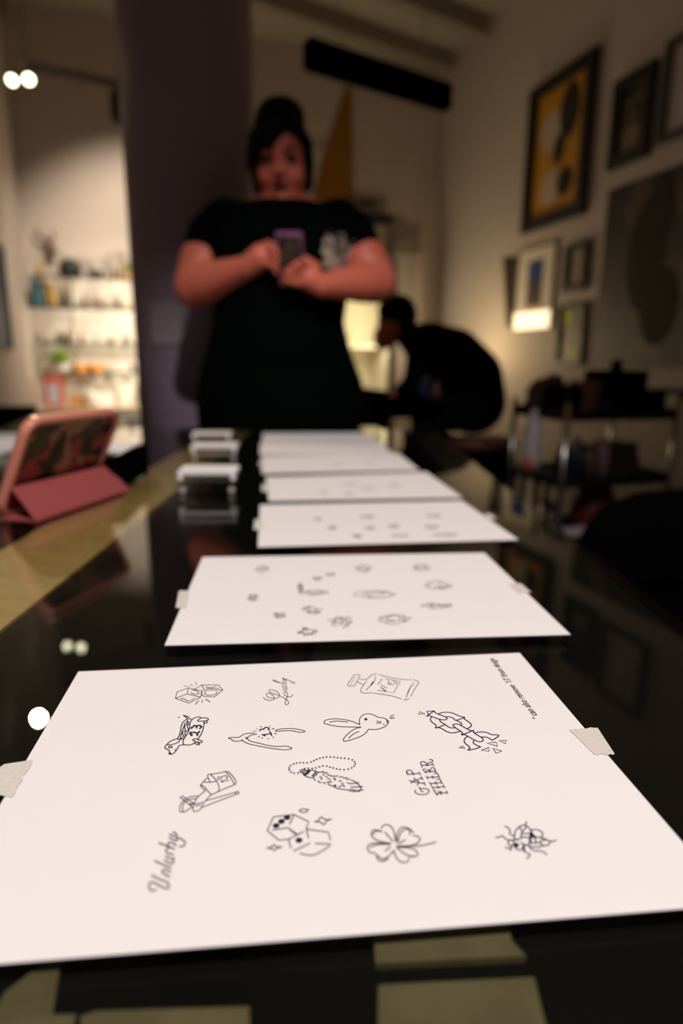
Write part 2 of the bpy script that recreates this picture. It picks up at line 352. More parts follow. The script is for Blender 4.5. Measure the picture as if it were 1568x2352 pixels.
for i, (q, lab) in enumerate(SHEETS):
    q = [pz(u, v, TZ+.0004) for u, v in q] if not isinstance(q[0], Vector) else q
    c = sum(q, Vector())/4
    s = thing('paper_sheet', lab, 'paper sheet', c, 'row of white drawing sheets on the table')
    bm = B(); N = 24; top = []
    for j in range(N+1):
        row = []
        for k in range(N+1):
            a_, b_ = k/N, j/N
            p = q[0]*(1-a_)*(1-b_)+q[1]*a_*(1-b_)+q[2]*a_*b_+q[3]*(1-a_)*b_
            row.append(p)
        top.append(row)
    vt = [[bm.verts.new(p+Z*.0002) for p in r] for r in top]; vb = [[bm.verts.new(p) for p in r] for r in top]
    for j in range(N):
        for k in range(N):
            bm.faces.new((vt[j][k], vt[j+1][k], vt[j+1][k+1], vt[j][k+1])); bm.faces.new((vb[j][k], vb[j][k+1], vb[j+1][k+1], vb[j+1][k]))
    for k in range(N):
        bm.faces.new((vt[0][k], vt[0][k+1], vb[0][k+1], vb[0][k])); bm.faces.new((vt[N][k+1], vt[N][k], vb[N][k], vb[N][k+1]))
        bm.faces.new((vt[k+1][0], vt[k][0], vb[k][0], vb[k+1][0])); bm.faces.new((vt[k][N], vt[k+1][N], vb[k+1][N], vb[k][N]))
    finish('paper', bm, M_paper, s); sheets.append(s)
# masking tape pieces
def tape(pxs, label, zo=.0010, base=None):
    bm = B(); P = [pz(u, v, TZ+zo) for u, v in pxs]
    # ragged short edges: between 0-1 and 2-3
    out = []
    for i in range(4):
        a, b = P[i], P[(i+1) % 4]; n = (b-a).cross(Z).normalized()
        out.append(a)
        if i % 2 == 0:
            for k in range(1, 9): out.append(a+(b-a)*(k/9)+n*random.uniform(-.0009, .0009))
    prism(bm, out, (0, 0, -1), .00012)
    tag(finish('masking_tape', bm, M_tape), label, 'tape', 'masking tape pieces holding the sheets')
tape([(1307, 1676), (1372, 1671), (1411, 1731), (1364, 1732)], 'cream masking tape piece on the right edge of the nearest sheet')
tape([(0-60, 1812), (10, 1755), (75, 1745), (28, 1832)], 'cream masking tape piece on the left edge of the nearest sheet')
tape([(411, 1357), (435, 1357), (428, 1396), (403, 1396)], 'cream masking tape piece on the left edge of the second sheet')
tape([(1168, 1341), (1196, 1340), (1219, 1360), (1190, 1362)], 'cream masking tape piece on the right edge of the second sheet')
tape([(585, 1193), (602, 1193), (600, 1216), (582, 1216)], 'cream masking tape piece on the left edge of the third sheet')
tape([(1110, 1180), (1126, 1180), (1140, 1192), (1124, 1193)], 'cream masking tape piece on the right edge of the third sheet')
tape([(602, 1112), (616, 1112), (616, 1128), (600, 1128)], 'cream masking tape piece on the left edge of the fourth sheet')
tape([(596, 1058), (606, 1058), (606, 1070), (594, 1070)], 'cream masking tape piece on the left edge of the fifth sheet')
# pale yellow pad at the far corner
c = pz(851, 1000, TZ); dv = (pz(880, 1006, TZ)-pz(826, 978, TZ)).normalized()
bm = B(); box(bm, c+Z*.010+Vector((0.0, .02, 0)), (.075, .05, .020), Vector((dv.x, dv.y, 0)).normalized(), Vector((-dv.y, dv.x, 0)).normalized(), Z, .004)
tag(finish('sticky_note_pad', bm, mat('pale_yellow_paper', (.86, .74, .36), .8)), 'pale yellow sticky note pad at the far right end of the paper row', 'note pad')
# ------------------------------------------------------------ ink drawings: strokes traced on the paper plane
ZI = TZ+.0009
def smooth(P, closed):
    n = len(P); out = []
    if n < 3: return P
    for i in range(n if closed else n-1):
        g = lambda k: P[k % n] if closed else P[max(0, min(n-1, k))]
        p0, p1, p2, p3 = g(i-1), g(i), g(i+1), g(i+2)
        for k in range(5):
            t = k/5; out.append(.5*((2*p1)+(p2-p0)*t+(2*p0-5*p1+4*p2-p3)*t*t+(3*p1-p0-3*p2+p3)*t**3))
    if not closed: out.append(P[-1])
    return out
def ribbon(bm, P, w, closed=False, z=ZI):
    n = len(P)
    if closed: P = P+[P[0]]; n += 1
    L = []; R = []
    for i in range(n):
        if closed and i in (0, n-1): d = P[1]-P[-2]
        else: d = P[min(i+1, n-1)]-P[max(i-1, 0)]
        if d.length < 1e-9: d = Vector((1, 0, 0))
        s = Vector((-d.y, d.x, 0)).normalized()*w/2
        L.append(bm.verts.new((P[i]+s))); R.append(bm.verts.new((P[i]-s)))
    for i in range(n-1): bm.faces.new((L[i], R[i], R[i+1], L[i+1]))
def draw(name, reg, sc, strokes, w=.0005, m=None, sheet=0, label=None):
    w *= 1.25
    """strokes: 'x,y x,y ...' in the crop's pixels; prefix c closed, s straight, f filled, d dots, b bold"""
    bm = B()
    for st in strokes:
        fl = ''
        while st[0].isalpha(): f_, st = st.split(' ', 1); fl += f_
        P = [tuple(map(float, q.split(','))) for q in st.split()]
        P = [pz(reg[0]+x/sc, reg[1]+y/sc, ZI) for x, y in P]
        ww = w*(1.8 if 'b' in fl else 0.6 if 't' in fl else 1)
        if 'd' in fl:
            for p in P:
                vs = [bm.verts.new(p+Vector((math.cos(k*PI/4), math.sin(k*PI/4), 0))*ww) for k in range(8)]; bm.faces.new(vs)
        elif 'f' in fl:
            if 's' not in fl: P = smooth(P, True)
            bm.faces.new([bm.verts.new(p) for p in P])
        elif 's' in fl: ribbon(bm, P, ww, 'c' in fl)
        else: ribbon(bm, smooth(P, 'c' in fl), ww, 'c' in fl)
    for f in bm.faces:
        f.normal_update()
        if f.normal.z < 0: f.normal_flip()
    me = bpy.data.meshes.new(name); bm.to_mesh(me); bm.free(); me.materials.append(m or M_ink)
    o = bpy.data.objects.new(name, me); COL.objects.link(o); o.parent = sheets[sheet]; o.matrix_parent_inverse = WM(sheets[sheet]).inverted()
    if label: o['label'] = label
    return o
W1 = .00042
draw('blocks_drawing', (380, 1530), 10.453, ['s 275,615 550,520 865,590 845,740 565,885 235,770 275,615', 's 550,520 515,665 235,770', 's 515,665 845,740', 's 700,550 865,450 1270,445 1375,570 1175,735 930,725 870,680', 's 865,450 935,570 870,605', 's 935,570 1360,570', 's 870,605 865,640 880,700',
  '620,570 720,580 800,630 780,665 700,670 590,630', 's 360,790 400,765 565,840 710,765', 's 400,765 385,785', '980,605 940,635 970,680 1080,695 1190,675 1235,635 1210,615', 's 955,490 1110,520 1225,470', 's 975,535 1285,530', 't 430,465 580,490', 't 590,430 655,465', 's 732,380 730,440', 's 800,820 715,915', 's 880,810 886,870', 's 955,785 1070,855'], W1*.85)
draw('lucky_lettering', (590, 1545), 14.25, ['205,800 280,870 430,905 550,870 565,800 480,710 350,665 300,700 340,780 470,825 620,830 720,780 730,700 620,600 450,550 390,580 420,630 560,690 740,750 940,860 1040,980 970,1045 915,990 950,880 1000,770 990,670 940,630 885,670 920,740 1010,785 1110,785 1175,700',
  '830,560 940,600 975,585', '845,495 950,545 985,525 960,490', '850,410 825,430 920,475 980,455 960,420', '515,225 700,300 860,360 965,405', '515,225 560,275 750,325', '820,320 880,300 900,340', '930,300 965,330 940,345', '835,230 930,265 960,240 850,165', '815,180 900,215 970,215 1100,270 1250,345', 't 1250,345 1180,350 1090,300'], W1*.7)
draw('hot_dog_dog_drawing', (360, 1630), 11.2, ['675,140 760,160 820,195 840,235 900,235', '675,140 750,190 790,250 785,310', '770,245 690,300 635,390 615,500 580,650 525,750', '785,310 720,360 690,450 640,590 600,750', '785,310 800,340 770,380 710,435 735,510 700,560 650,600 690,665 660,715 605,745 670,755',
  '850,355 800,390 790,450 820,500 750,560 725,610 735,665 715,720 680,755', '1140,210 1080,180 980,205 900,260 855,340 840,480 790,600 720,710 675,800 690,885 790,905 900,890 990,830', '790,310 845,315', 'c 1050,270 1120,220 1250,205 1330,240 1280,275 1150,290 1060,290', '1205,290 1210,400 1170,560 1100,690 1045,755', '1215,320 1260,345 1300,310 1270,280', 'c 925,770 980,745 1070,765 1165,810 1140,845 1050,830 960,800',
  '960,850 1060,900 1100,880 1040,835', 'c 270,885 330,820 460,760 560,755 590,790 540,840 420,885 300,895', '270,880 215,940 220,990 310,1040 330,1100 310,1130 400,1138 480,1070 540,980 575,920 690,898', 'c 295,955 345,930 400,955 345,980', 'f 310,1100 360,1105 385,1138 320,1135', '460,1020 500,1045', '545,200 590,183',
  'b 910,480 885,460 930,440 960,405 1010,410 1025,450 1015,470', 'b 1025,420 1080,398 1130,415 1150,440 1110,470 1115,490', 'b 855,570 900,590 950,575 1000,590 1055,595 1105,545', 'b 890,590 850,615 905,650 870,665', 'b 1060,600 1035,645 1060,660'], W1)
draw('wishbone_drawing', (510, 1650), 7.467, ['105,330 170,325 290,320 370,270 490,250 570,252', '105,330 150,355 220,390 345,378', '330,360 400,410 500,445 700,485 900,520 1100,535 1200,515', '600,268 520,280 460,305 435,345 480,385 600,415 700,440 830,468 950,480 1090,472 1180,500 1200,515', 'c 910,210 1000,180 1200,172 1350,195 1420,218 1360,238 1280,228 1200,210 1080,208 960,220', '400,320 415,355', '420,315 435,350',
  'b 655,212 645,195 680,180 705,188', 'b 705,190 730,160 770,152 805,180 790,205', 'b s 820,218 850,295', 'b 678,280 760,270 840,255', 'b 700,278 745,300', 's 655,130 672,148', 's 822,125 815,150', 't 580,162 610,172', 't 520,215 600,215', 's 850,180 900,168', 's 890,252 935,265', 's 610,322 648,300', 's 675,345 698,322', 'd 788,345 875,322'], W1*.75)
draw('flask_drawing', (700, 1520), 5.227, ['c 510,280 560,200 600,155 660,165 620,240 590,285', 't 545,275 610,180', '660,210 735,210', '625,240 700,270', '735,215 800,160 860,140', '880,148 960,170 1070,195 1180,210 1280,215', '1300,212 1370,240', '1370,245 1320,320 1270,415', '1255,440 1210,455 1180,455', '1160,445 1050,410 900,385 780,372 705,375 670,335 740,230', '850,170 830,240 730,340', 'b 820,235 790,280', '1310,250 1250,330 1215,430', '1275,285 1225,400',
  's 930,200 875,270', 's 960,200 1145,230 1065,370 870,340', '930,315 960,340 975,350 940,352', 's 910,275 985,315', 's 905,300 960,345', '1000,215 1010,260 1040,250', 's 990,260 1060,280', '1040,230 1090,235 1105,260 1060,262'], W1*.7)
# plain rabbit sketch with a small 13
draw('rabbit_drawing', (740, 1620), 8.711, ['30,330 80,290 250,265 450,285 600,320 750,385', '30,330 60,365 250,410 500,430 780,432', '140,335 300,310 520,335', '780,432 650,470 520,560 430,660 425,705 470,712 600,680 760,620 860,560 925,475', '520,655 640,560 740,520', '750,385 740,290 800,200 900,165 1010,185 1120,235 1220,250 1310,300 1320,350 1270,410 1180,455 1060,480 925,475', 'b 850,270 870,262 890,275 868,290 850,270', 'c 1290,300 1320,315 1318,345 1290,330', '1250,380 1210,370', '1180,330 1080,310', '1180,350 1070,355', 's 1350,215 1440,190', '1350,260 1370,240 1390,262 1415,238 1440,255'], W1*.8)
draw('chain_drawing', (950, 1620), 6.817, ['c s 95,97 180,130 70,135', 's 315,85 200,95 240,140', 's 320,85 195,170', '320,85 340,115 420,150 500,180 520,210 480,225 400,215 300,180 240,160 195,170', '380,135 450,110 530,105 610,120 700,160 800,185', '800,185 790,210 850,250 900,300 885,335 845,360', '495,180 560,178 620,200 660,232 800,185', '665,232 720,260 750,290 745,305', '280,180 258,220 290,265 350,310 345,352 490,300', '405,215 420,255 490,298 540,335 600,352 645,348', '345,352 400,348 460,375 530,415 620,428 725,405', '610,310 640,290 700,295 760,325 840,370 905,395 945,390', '610,310 660,355 730,400 765,435 750,460 920,395', '940,390 935,420 1000,465 1070,510 1085,550 1030,568 950,540 870,495 800,458 750,460', '945,432 1030,415 1130,420 1220,455 1335,470 1230,545', '1230,545 1160,505 1100,492 1045,497', '840,485 795,525 795,580 850,630 880,670 845,697 940,685 1050,648', '945,540 930,580 970,615 1050,648', 'c s 765,637 805,668 705,662', 'c s 1140,588 1290,575 1310,638', 'c s 1335,550 1448,548 1435,595', 'c s 1180,655 1175,715 1055,705', 'c s 1235,670 1380,715 1290,748'], W1*1.1)
draw('paint_tube_drawing', (400, 1760), 9.8, ['745,210 780,180 1000,150 1190,115 1290,190 1370,300 1390,380 1340,415', '1160,125 1260,240 1320,340 1340,415 1180,480 840,635', '820,180 930,290 990,400 1010,500 1000,550 920,600 835,635', 's 745,210 805,350', '670,335 720,355 850,350 945,330', '755,265 700,290 665,335 600,410 595,440 700,545', '600,415 680,460 760,560 835,635', '835,635 740,730 650,840 600,940 530,1000 450,1010 415,960 410,935', '700,545 600,625 520,700 450,820', '545,670 420,670 290,710 190,790 130,890 120,980 150,1020 230,1020 330,960 400,900', '500,725 380,730 270,780 200,860 185,960 205,1010', 's 180,665 470,850 440,930 125,690 180,665', 's 720,770 1380,580', 's 620,920 1400,625', '1380,585 1420,560 1455,600 1395,625 1380,585', '450,850 560,830 650,800', '480,890 600,865', 'b 320,850 440,850', '985,285 980,245 1020,235 1070,245 1110,210 1180,215 1195,255 1150,280', '985,285 1040,290 1075,280', 's 1040,335 1235,308', 'b s 1050,335 1105,345'], W1*.8)
draw('rabbit_foot_drawing', (650, 1730), 7.84, ['d 190,190 243,174 307,166 365,169 433,171 503,155 552,132 604,109 662,87 719,74 781,65 851,64 917,68 981,76 1043,84 1107,88 1180,97 1245,117 1287,151 1296,190 1278,230 1233,261 1172,285 1097,293 1023,290 964,278 900,262 843,246 785,229 714,227 653,241 591,262 525,271 455,268 387,274 133,221 107,262 111,296 142,336 196,356 269,355',
  'c 300,320 340,290 395,305 380,340 330,345', '395,305 500,300 590,320 630,345 600,365 545,365', '350,345 370,385 430,420 500,438 540,425 545,400 510,400', '600,365 590,400 545,405', 'f 430,305 495,302 470,350 405,395 365,370 410,345', '635,338 690,335 735,322', '545,435 580,490', '715,348 800,345', '785,368 860,405 930,410 1000,402', '1005,432 1080,415', '1070,445 1160,437', '1130,468 1210,460', '1215,482 1280,500 1340,550 1385,590 1400,640 1360,670 1250,685 1150,655 1060,645 980,630 900,590 800,558', '620,492 680,535', '710,520 765,545', '775,518 845,533', '650,425 705,428', '700,382 755,385', '755,417 805,422', '790,458 860,462', '820,497 885,515', '995,492 1060,502', '1045,535 1100,558', '1045,573 1120,597', 'b 920,568 955,585', '1150,528 1220,545 1310,535 1370,522', '1215,600 1310,608 1440,595', '1195,638 1290,665 1380,688', '1340,670 1450,657', 'd 690,458 918,451 938,474 1020,595 350,320 578,343 546,388'], W1)
GC = (920, 1720)
draw('gap_filler_lettering', (940, 1735), 15.68, ['235,1235 200,1300 270,1370 440,1408 620,1380 705,1290 650,1210 520,1185 400,1190', 's 345,1130 440,1300 525,1300',
  's 75,940 430,815', 's 75,940 520,1005', 's 60,1010 75,940 -10,880', 's 415,755 490,880', 's 520,955 580,1080', 's 150,800 230,880 350,945 275,1080', 's -40,670 330,645', 's 335,585 405,700', 's 150,705 110,610', '110,610 60,545 -30,525 -100,560 -100,640', 's -100,580 -50,700',
  's 950,1375 1330,1335', 's 1325,1265 1375,1385', 's 1025,1435 960,1380 870,1255 960,1250', 's 1155,1410 1100,1310 1010,1305 1175,1300', 's 845,1155 1230,1125', 's 785,1105 845,1155 850,1220', 's 1220,1065 1285,1170', 's 1000,1090 1065,1190', 's 775,1010 1150,970', 's 700,955 770,1010 775,1080', '970,870 1060,850 1130,890 1150,970 1215,1030', 's 920,940 990,1050', 's 650,790 1050,765', 's 595,740 650,790 655,855', '865,655 960,635 1040,680 1050,765 1105,815', 's 810,725 870,835', 's 560,585 930,560', 's 625,635 550,580 480,495 595,480', 's 760,615 700,530 610,520 795,515', '755,470 830,435 900,455 930,520 930,560 985,605', 's 440,355 820,330', 's 440,430 450,370 400,270', '400,270 430,225 530,225 600,270 655,380', '635,300 720,260 820,230 835,170 770,145 705,155', 's 820,280 885,375'], W1*.95)
draw('unlucky_lettering', (330, 1900), 13.07, ['400,1850 260,1900 170,1820 160,1700 240,1640 420,1710 600,1810 740,1820 750,1720 700,1640', '230,1430 450,1540 720,1650', '790,1490 680,1430 570,1360 560,1290 650,1260 770,1330 820,1300', '320,990 560,1110 830,1210', '860,1090 740,1050 620,970', '860,1090 900,1040 870,960 760,910 640,850', '870,960 920,900', '900,820 780,790 670,730 690,640 780,620', '440,460 680,550 930,655', '740,560 730,470 820,450 950,530 970,560', '750,300 870,360 980,410 1000,330', '760,200 980,290 1180,380 1240,460 1180,570 1060,560', '870,130 960,180 1000,250'], W1*1.2, mat('grey_pencil', (.075, .06, .065), .8))
GREY = mat('warm_grey_ink', (.13, .105, .095), .8)
draw('dice_drawing', (600, 1850), 8.711, ['s 240,225 650,178 950,320 895,460', 's 240,225 120,500 350,690 550,670 850,515', 's 655,180 565,375', 's 215,490 530,440 720,575', 's 570,480 700,580', 's 900,470 1340,530 1385,690', 's 900,470 945,650', 's 545,670 590,855', 's 640,910 980,745', 's 1070,755 1390,770', '1370,800 1240,890 1050,985 900,980 760,955', 'c 760,103 830,65 940,85 860,135', 'c 1065,325 1140,300 1190,230 1290,280 1405,272 1310,300 1250,380 1170,325', 'c 110,850 200,830 245,780 300,820 410,825 320,850 260,890 190,855'], W1*1.1, GREY)
draw('dice_pips', (600, 1850), 8.711, ['d 515,238 402,315 296,400 755,692'], W1*3, M_ink)
draw('clover_drawing', (820, 1860), 7.84, ['430,330 480,275 550,265 620,310 665,400 690,560', '455,395 380,365 290,360 255,430 290,500 400,560 610,605', '455,390 340,380 280,440', '720,600 715,450 760,350 840,305 940,340 1020,410', '740,560 770,430 850,350 940,360 950,450', '1000,460 1080,470 1130,520 1090,590 960,640 730,650', '690,660 900,655 1150,640 1300,610 1420,575', '720,670 900,680 1030,710 1090,780 1050,835 920,830', '720,690 830,770 920,820 1020,830', '660,720 690,820 760,920 850,945 920,910 940,870', '650,730 580,820 480,880 400,850 350,800', '345,810 380,900 470,920 560,870', '610,600 400,595 240,610 185,680 230,760 340,780', '600,620 380,620 230,670', '500,400 570,480 650,570', '740,610 870,535', '500,740 600,660'], W1*1.1, GREY)
draw('beetle_drawing', (1120, 1860), 8.711, ['330,325 400,350 445,420 440,480 530,520', '150,548 220,545 290,515 340,560 400,600 540,600', '530,590 540,460 600,360 700,305 780,320 860,420 840,545', 's 750,300 775,230', '780,315 700,420 640,350', '700,420 670,480 665,545', '690,475 840,470', 'c 870,405 970,390 1070,430 1095,490 1070,545 960,540 900,480', 'f 855,430 900,490 990,545 840,550', '600,600 700,545 840,560 860,640 790,700 720,690', '840,560 850,660 1050,650', '950,560 960,650', '1000,545 1120,570 1250,625 1370,605', '1250,625 1220,690 1120,710 1050,650 1100,600 1200,605', '800,700 860,735 1000,740 1120,710', 'c 430,610 480,600 520,640 510,700 440,710 410,660', 'f 530,660 600,670 625,715 560,755 520,710', '520,650 560,770 640,800 700,760 720,690 640,650', 'b 730,680 715,760 740,840', '750,850 840,880 830,920 780,980', '820,730 920,810 1060,820 1130,850 1180,900', '340,740 430,770 490,720', '450,820 470,770', 'b 550,580 600,600', 'b 1040,650 1065,650'], W1*1.0)
# handwritten note running down the right edge
def note(text, p0, p1, up, size_ref):
    cu = bpy.data.curves.new('note_text', 'FONT'); cu.body = text; cu.shear = 0.25; cu.size = 1; cu.resolution_u = 3
    tmp = bpy.data.objects.new('tmp', cu); COL.objects.link(tmp); dg = bpy.context.evaluated_depsgraph_get(); dg.update()
    me = bpy.data.meshes.new_from_object(tmp.evaluated_get(dg)); bpy.data.objects.remove(tmp)
    xs = [v.co.x for v in me.vertices]; wdt = max(xs)
    A_ = pz(*p0, ZI); Bq = pz(*p1, ZI); d = (Bq-A_); k = d.length/wdt; d.normalize(); n = Vector((-d.y, d.x, 0))
    for v in me.vertices: v.co = A_+d*(v.co.x*k)+n*(v.co.y*k*up)
    me.materials.append(M_ink); o = bpy.data.objects.new('handwritten_note', me); COL.objects.link(o); o.parent = sheets[0]; o.matrix_parent_inverse = WM(sheets[0]).inverted()
note('\u201c can also remove \u201913\u2019 from design', (1241, 1652), (1134, 1512), 1.15, 1)
# faint sketches on the farther sheets
def scribble(name, sheet, spots, w, m, seed=1, label=None):
    rnd = random.Random(seed); bm = B()
    for (u, v, ru, rv) in spots:
        for k in range(4):
            P = []; a0 = rnd.uniform(0, 6)
            for j in range(9):
                a = a0+j*rnd.uniform(.5, 1.0); r = rnd.uniform(.35, 1)
                P.append(pz(u+ru*r*math.cos(a), v+rv*r*math.sin(a), ZI))
            ribbon(bm, smooth(P, False), w)
    for f in bm.faces:
        f.normal_update()
        if f.normal.z < 0: f.normal_flip()
    me = bpy.data.meshes.new(name); bm.to_mesh(me); bm.free(); me.materials.append(m)
    o = bpy.data.objects.new(name, me); COL.objects.link(o); o.parent = sheets[sheet]; o.matrix_parent_inverse = WM(sheets[sheet]).inverted()
for i, (nm, sp) in enumerate((('small_sketch', [(581, 1372, 14, 9)]), ('small_sketch', [(643, 1412, 18, 8)]), ('flower_sketch', [(717, 1401, 24, 11)]), ('vase_sketch', [(706, 1450, 27, 12)]), ('figure_sketch', [(783, 1428, 34, 15)]),
    ('bundle_sketch', [(905, 1421, 40, 15)]), ('small_sketch', [(1005, 1391, 40, 9)]), ('flower_sketch', [(1006, 1344, 36, 12)]), ('lettering_sketch', [(857, 1364, 55, 11)]), ('branch_sketch', [(720, 1361, 45, 7), (690, 1350, 8, 12)]), ('small_sketch', [(728, 1328, 12, 5), (759, 1319, 15, 4)]), ('small_sketch', [(835, 1305, 28, 9)]), ('small_sketch', [(966, 1303, 22, 9)]), ('small_sketch', [(602, 1308, 18, 10)]))):
    scribble(nm, 1, sp, .00032, M_soft, i+3)
for i, sp in enumerate([(762, 1212, 12, 4), (820, 1231, 12, 4), (847, 1187, 20, 4), (905, 1208, 16, 5), (992, 1211, 20, 5), (995, 1184, 22, 4), (918, 1230, 22, 4), (1026, 1228, 35, 4), (850, 1213, 14, 4), (730, 1192, 12, 3)]):
    scribble('small_sketch', 2, [sp], .0004, M_soft, i+30)
for i, sp in enumerate([(742, 1131, 14, 3), (805, 1112, 18, 3), (845, 1122, 20, 4), (800, 1133, 14, 3), (905, 1116, 20, 3)]):
    scribble('small_sketch', 3, [sp], .0003, M_soft, i+60)
for i, sp in enumerate([(770, 1068, 14, 2), (850, 1062, 18, 2)]):
    scribble('small_sketch', 4, [sp], .0003, M_soft, i+80)

# ------------------------------------------------------------ acrylic card stands with white cards
def card_stand(uv, w, h, dp, label, n_label, card=True):
    p = pz(uv[0], uv[1], TZ+.0004); t = thing('card_stand', label, 'card holder', p, 'clear card stands beside the paper row')
    a = 0.06; x = Vector((math.cos(a), math.sin(a), 0)); y = Vector((-x.y, x.x, 0)); c = p+y*dp/2
    bm = B()
    box(bm, c+Z*.0015, (w, dp, .003), x, y); box(bm, c+Z*(h-.0015), (w, dp, .003), x, y)
    for s in (-1, 1): box(bm, c+x*s*(w/2-.0015)+Z*h/2, (.003, dp, h-.006), x, y)
    box(bm, c+y*(dp/2-.0015)+Z*h/2, (w-.006, .003, h-.006), x, y)
    finish('acrylic_shell', bm, M_clear, t)
    for s in (-1, 1): bm = B(); cone(bm, c+x*s*(w/2-.008)-y*(dp/2+.0005)+Z*.006, c+x*s*(w/2-.008)-y*(dp/2-.002)+Z*.006, .005, .005); finish('foot', bm, mat('frosted_acrylic', (.42, .36, .3), .4), t)
    tc = thing_cards(c+Z*(h+.0004), x, y, w*.97, dp*.9, n_label)
def thing_cards(c, x, y, w, d, label):
    bm = B()
    for k in range(2): box(bm, c+Z*(.0014+k*.0026)+x*random.uniform(-.001, .001), (w, d, .0024), x, y)
    for s in (-1, 1): box(bm, c+x*s*(w/2-.004)-y*(d/2+.003)-Z*.002, (.007, .003, .011), x, y)
    o = tag(finish('card_stack', bm, M_paper), label, 'cards', 'white card stacks on the clear stands')
card_stand((476, 1134), .090, .028, .070, 'clear acrylic stand nearest the camera, left of the fourth sheet', 'white card stack on the nearest acrylic stand')
card_stand((492, 1058), .094, .024, .065, 'middle clear acrylic stand, left of the fifth sheet', 'white card stack on the middle acrylic stand')
card_stand((486, 1020), .096, .020, .055, 'farthest clear acrylic stand, left of the sixth sheet', 'dim card stack on the farthest acrylic stand')

# ------------------------------------------------------------ tablet in a pink folding case
def P3(x, y, z): return Vector((x, y, TZ+z))
TA = P3(-.379, .765, .128); TB = P3(-.333, .954, .124)           # top edge corners (near, far)
wv = (TB-TA); wx = Vector((wv.x, wv.y, 0)).normalized(); out = Vector((-wx.y, wx.x, 0))     # away to the left
BA = Vector((TA.x, TA.y, TZ+.002))+out*.062; BB = Vector((TB.x, TB.y, TZ+.002))+out*.060
t = thing('tablet', 'tablet standing in a pale pink case with a folded pink cover on the table', 'tablet', (BA+BB)/2)
xa = (BB-BA).normalized(); ya = ((TA-BA)-xa*(TA-BA).dot(xa)).normalized(); na = xa.cross(ya).normalized()
if na.x < 0: na = -na
Wd = (BB-BA).length; Hd = (TA-BA).length
def rr(w, h, r, o, n=8):
    out_ = []
    for cx, cy, a0 in ((w/2-r, h/2-r, 0), (-w/2+r, h/2-r, PI/2), (-w/2+r, -h/2+r, PI), (w/2-r, -h/2+r, 3*PI/2)):
        for k in range(n+1):
            a = a0+PI/2*k/n; out_.append(o+xa*(cx+r*math.cos(a))+ya*(cy+r*math.sin(a)))
    return out_
O = (BA+BB)/2+ya*Hd/2
bm = B(); A1 = rr(Wd, Hd, .022, O-na*.006); A2 = rr(Wd, Hd, .022, O+na*.006); I1 = rr(Wd-.016, Hd-.016, .015, O-na*.006); I2 = rr(Wd-.016, Hd-.016, .015, O+na*.006)
n = len(A1); V = [[bm.verts.new(p) for p in q] for q in (A1, A2, I2, I1)]
for r_ in range(4):
    for i in range(n): bm.faces.new((V[r_][i], V[r_][(i+1) % n], V[(r_+1) % 4][(i+1) % n], V[(r_+1) % 4][i]))
bmesh.ops.bevel(bm, geom=[e for e in bm.edges], offset=.0015, segments=2, affect='EDGES') if False else None
finish('case_rim', bm, M_rim, t, True)
bm = B(); prism(bm, rr(Wd-.017, Hd-.017, .014, O-na*.004), na, .006)
finish('patterned_back', bm, blobs('tablet_art', (.05, .02, .015), [(.30, .03, .05), (.30, .16, .10), (.05, .04, .012), (.42, .13, .03), (.008, .006, .008)], 16, (.5, .56, .58, .62, .56), 1.3), t)
bm = B(); prism(bm, rr(Wd-.02, Hd-.02, .012, O-na*.0055), na, .0012); finish('screen', bm, mat('dark_screen', (.01, .01, .012), .1), t)
bm = B(); prism(bm, [O+xa*(Wd/2-.018)+ya*(Hd/2-.03)+na*.0022+xa*.009*math.cos(k*PI/8)+ya*.009*math.sin(k*PI/8) for k in range(16)], na, .002)
finish('camera_lens', bm, M_black, t)
# folded cover: front panel, base panel
f0 = .35
ta = BA+(TA-BA)*f0+na*.008; tb = BB+(TB-BB)*f0+na*.008
ba = P3(TA.x, TA.y, .003)-wx*.006+(-out)*.004; bb = P3(TB.x, TB.y, .003)+wx*.008+(-out)*.004
def panel(name, a, b, c, d, th, m, sub=None):
    n_ = (b-a).cross(d-a).normalized(); bm = B(); slab(bm, [a, b, c, d], n_, th); bmesh.ops.recalc_face_normals(bm, faces=bm.faces)
    bmesh.ops.bevel(bm, geom=bm.edges[:], offset=.001, segments=2, affect='EDGES'); return finish(name, bm, m, sub or t)
panel('cover_flap', ba, bb, tb, ta, .003, M_pink)
panel('cover_base', ba, bb, BB+Z*.001+na*.004, BA+Z*.001+na*.004, .0025, M_pink)
# ------------------------------------------------------------ black box with white papers
c = pz(226, 1128, TZ+.0004); bw, bd, bh = .056, .17, .052
t = thing('storage_box', 'small black box behind the pink tablet with white papers on top', 'box', c)
bm = B(); box(bm, c+Vector((0, bd/2, bh/2)), (bw, bd, bh), bev=.002); finish('body', bm, M_matte, t)
bm = B(); box(bm, c+Vector((0, bd/2, bh-.006)), (bw+.003, bd+.003, .010), bev=.002); finish('lid', bm, M_matte, t)
bm = B()
for k in range(3): box(bm, c+Vector((.0+.002*k, bd/2, bh+.0012+.0012*k)), (bw-.014, bd-.03, .001), Vector((math.cos(.04*k), math.sin(.04*k), 0)), Vector((-math.sin(.04*k), math.cos(.04*k), 0)))
tag(finish('paper_slips', bm, M_paper), 'bright white paper slips lying on the small black box', 'papers')
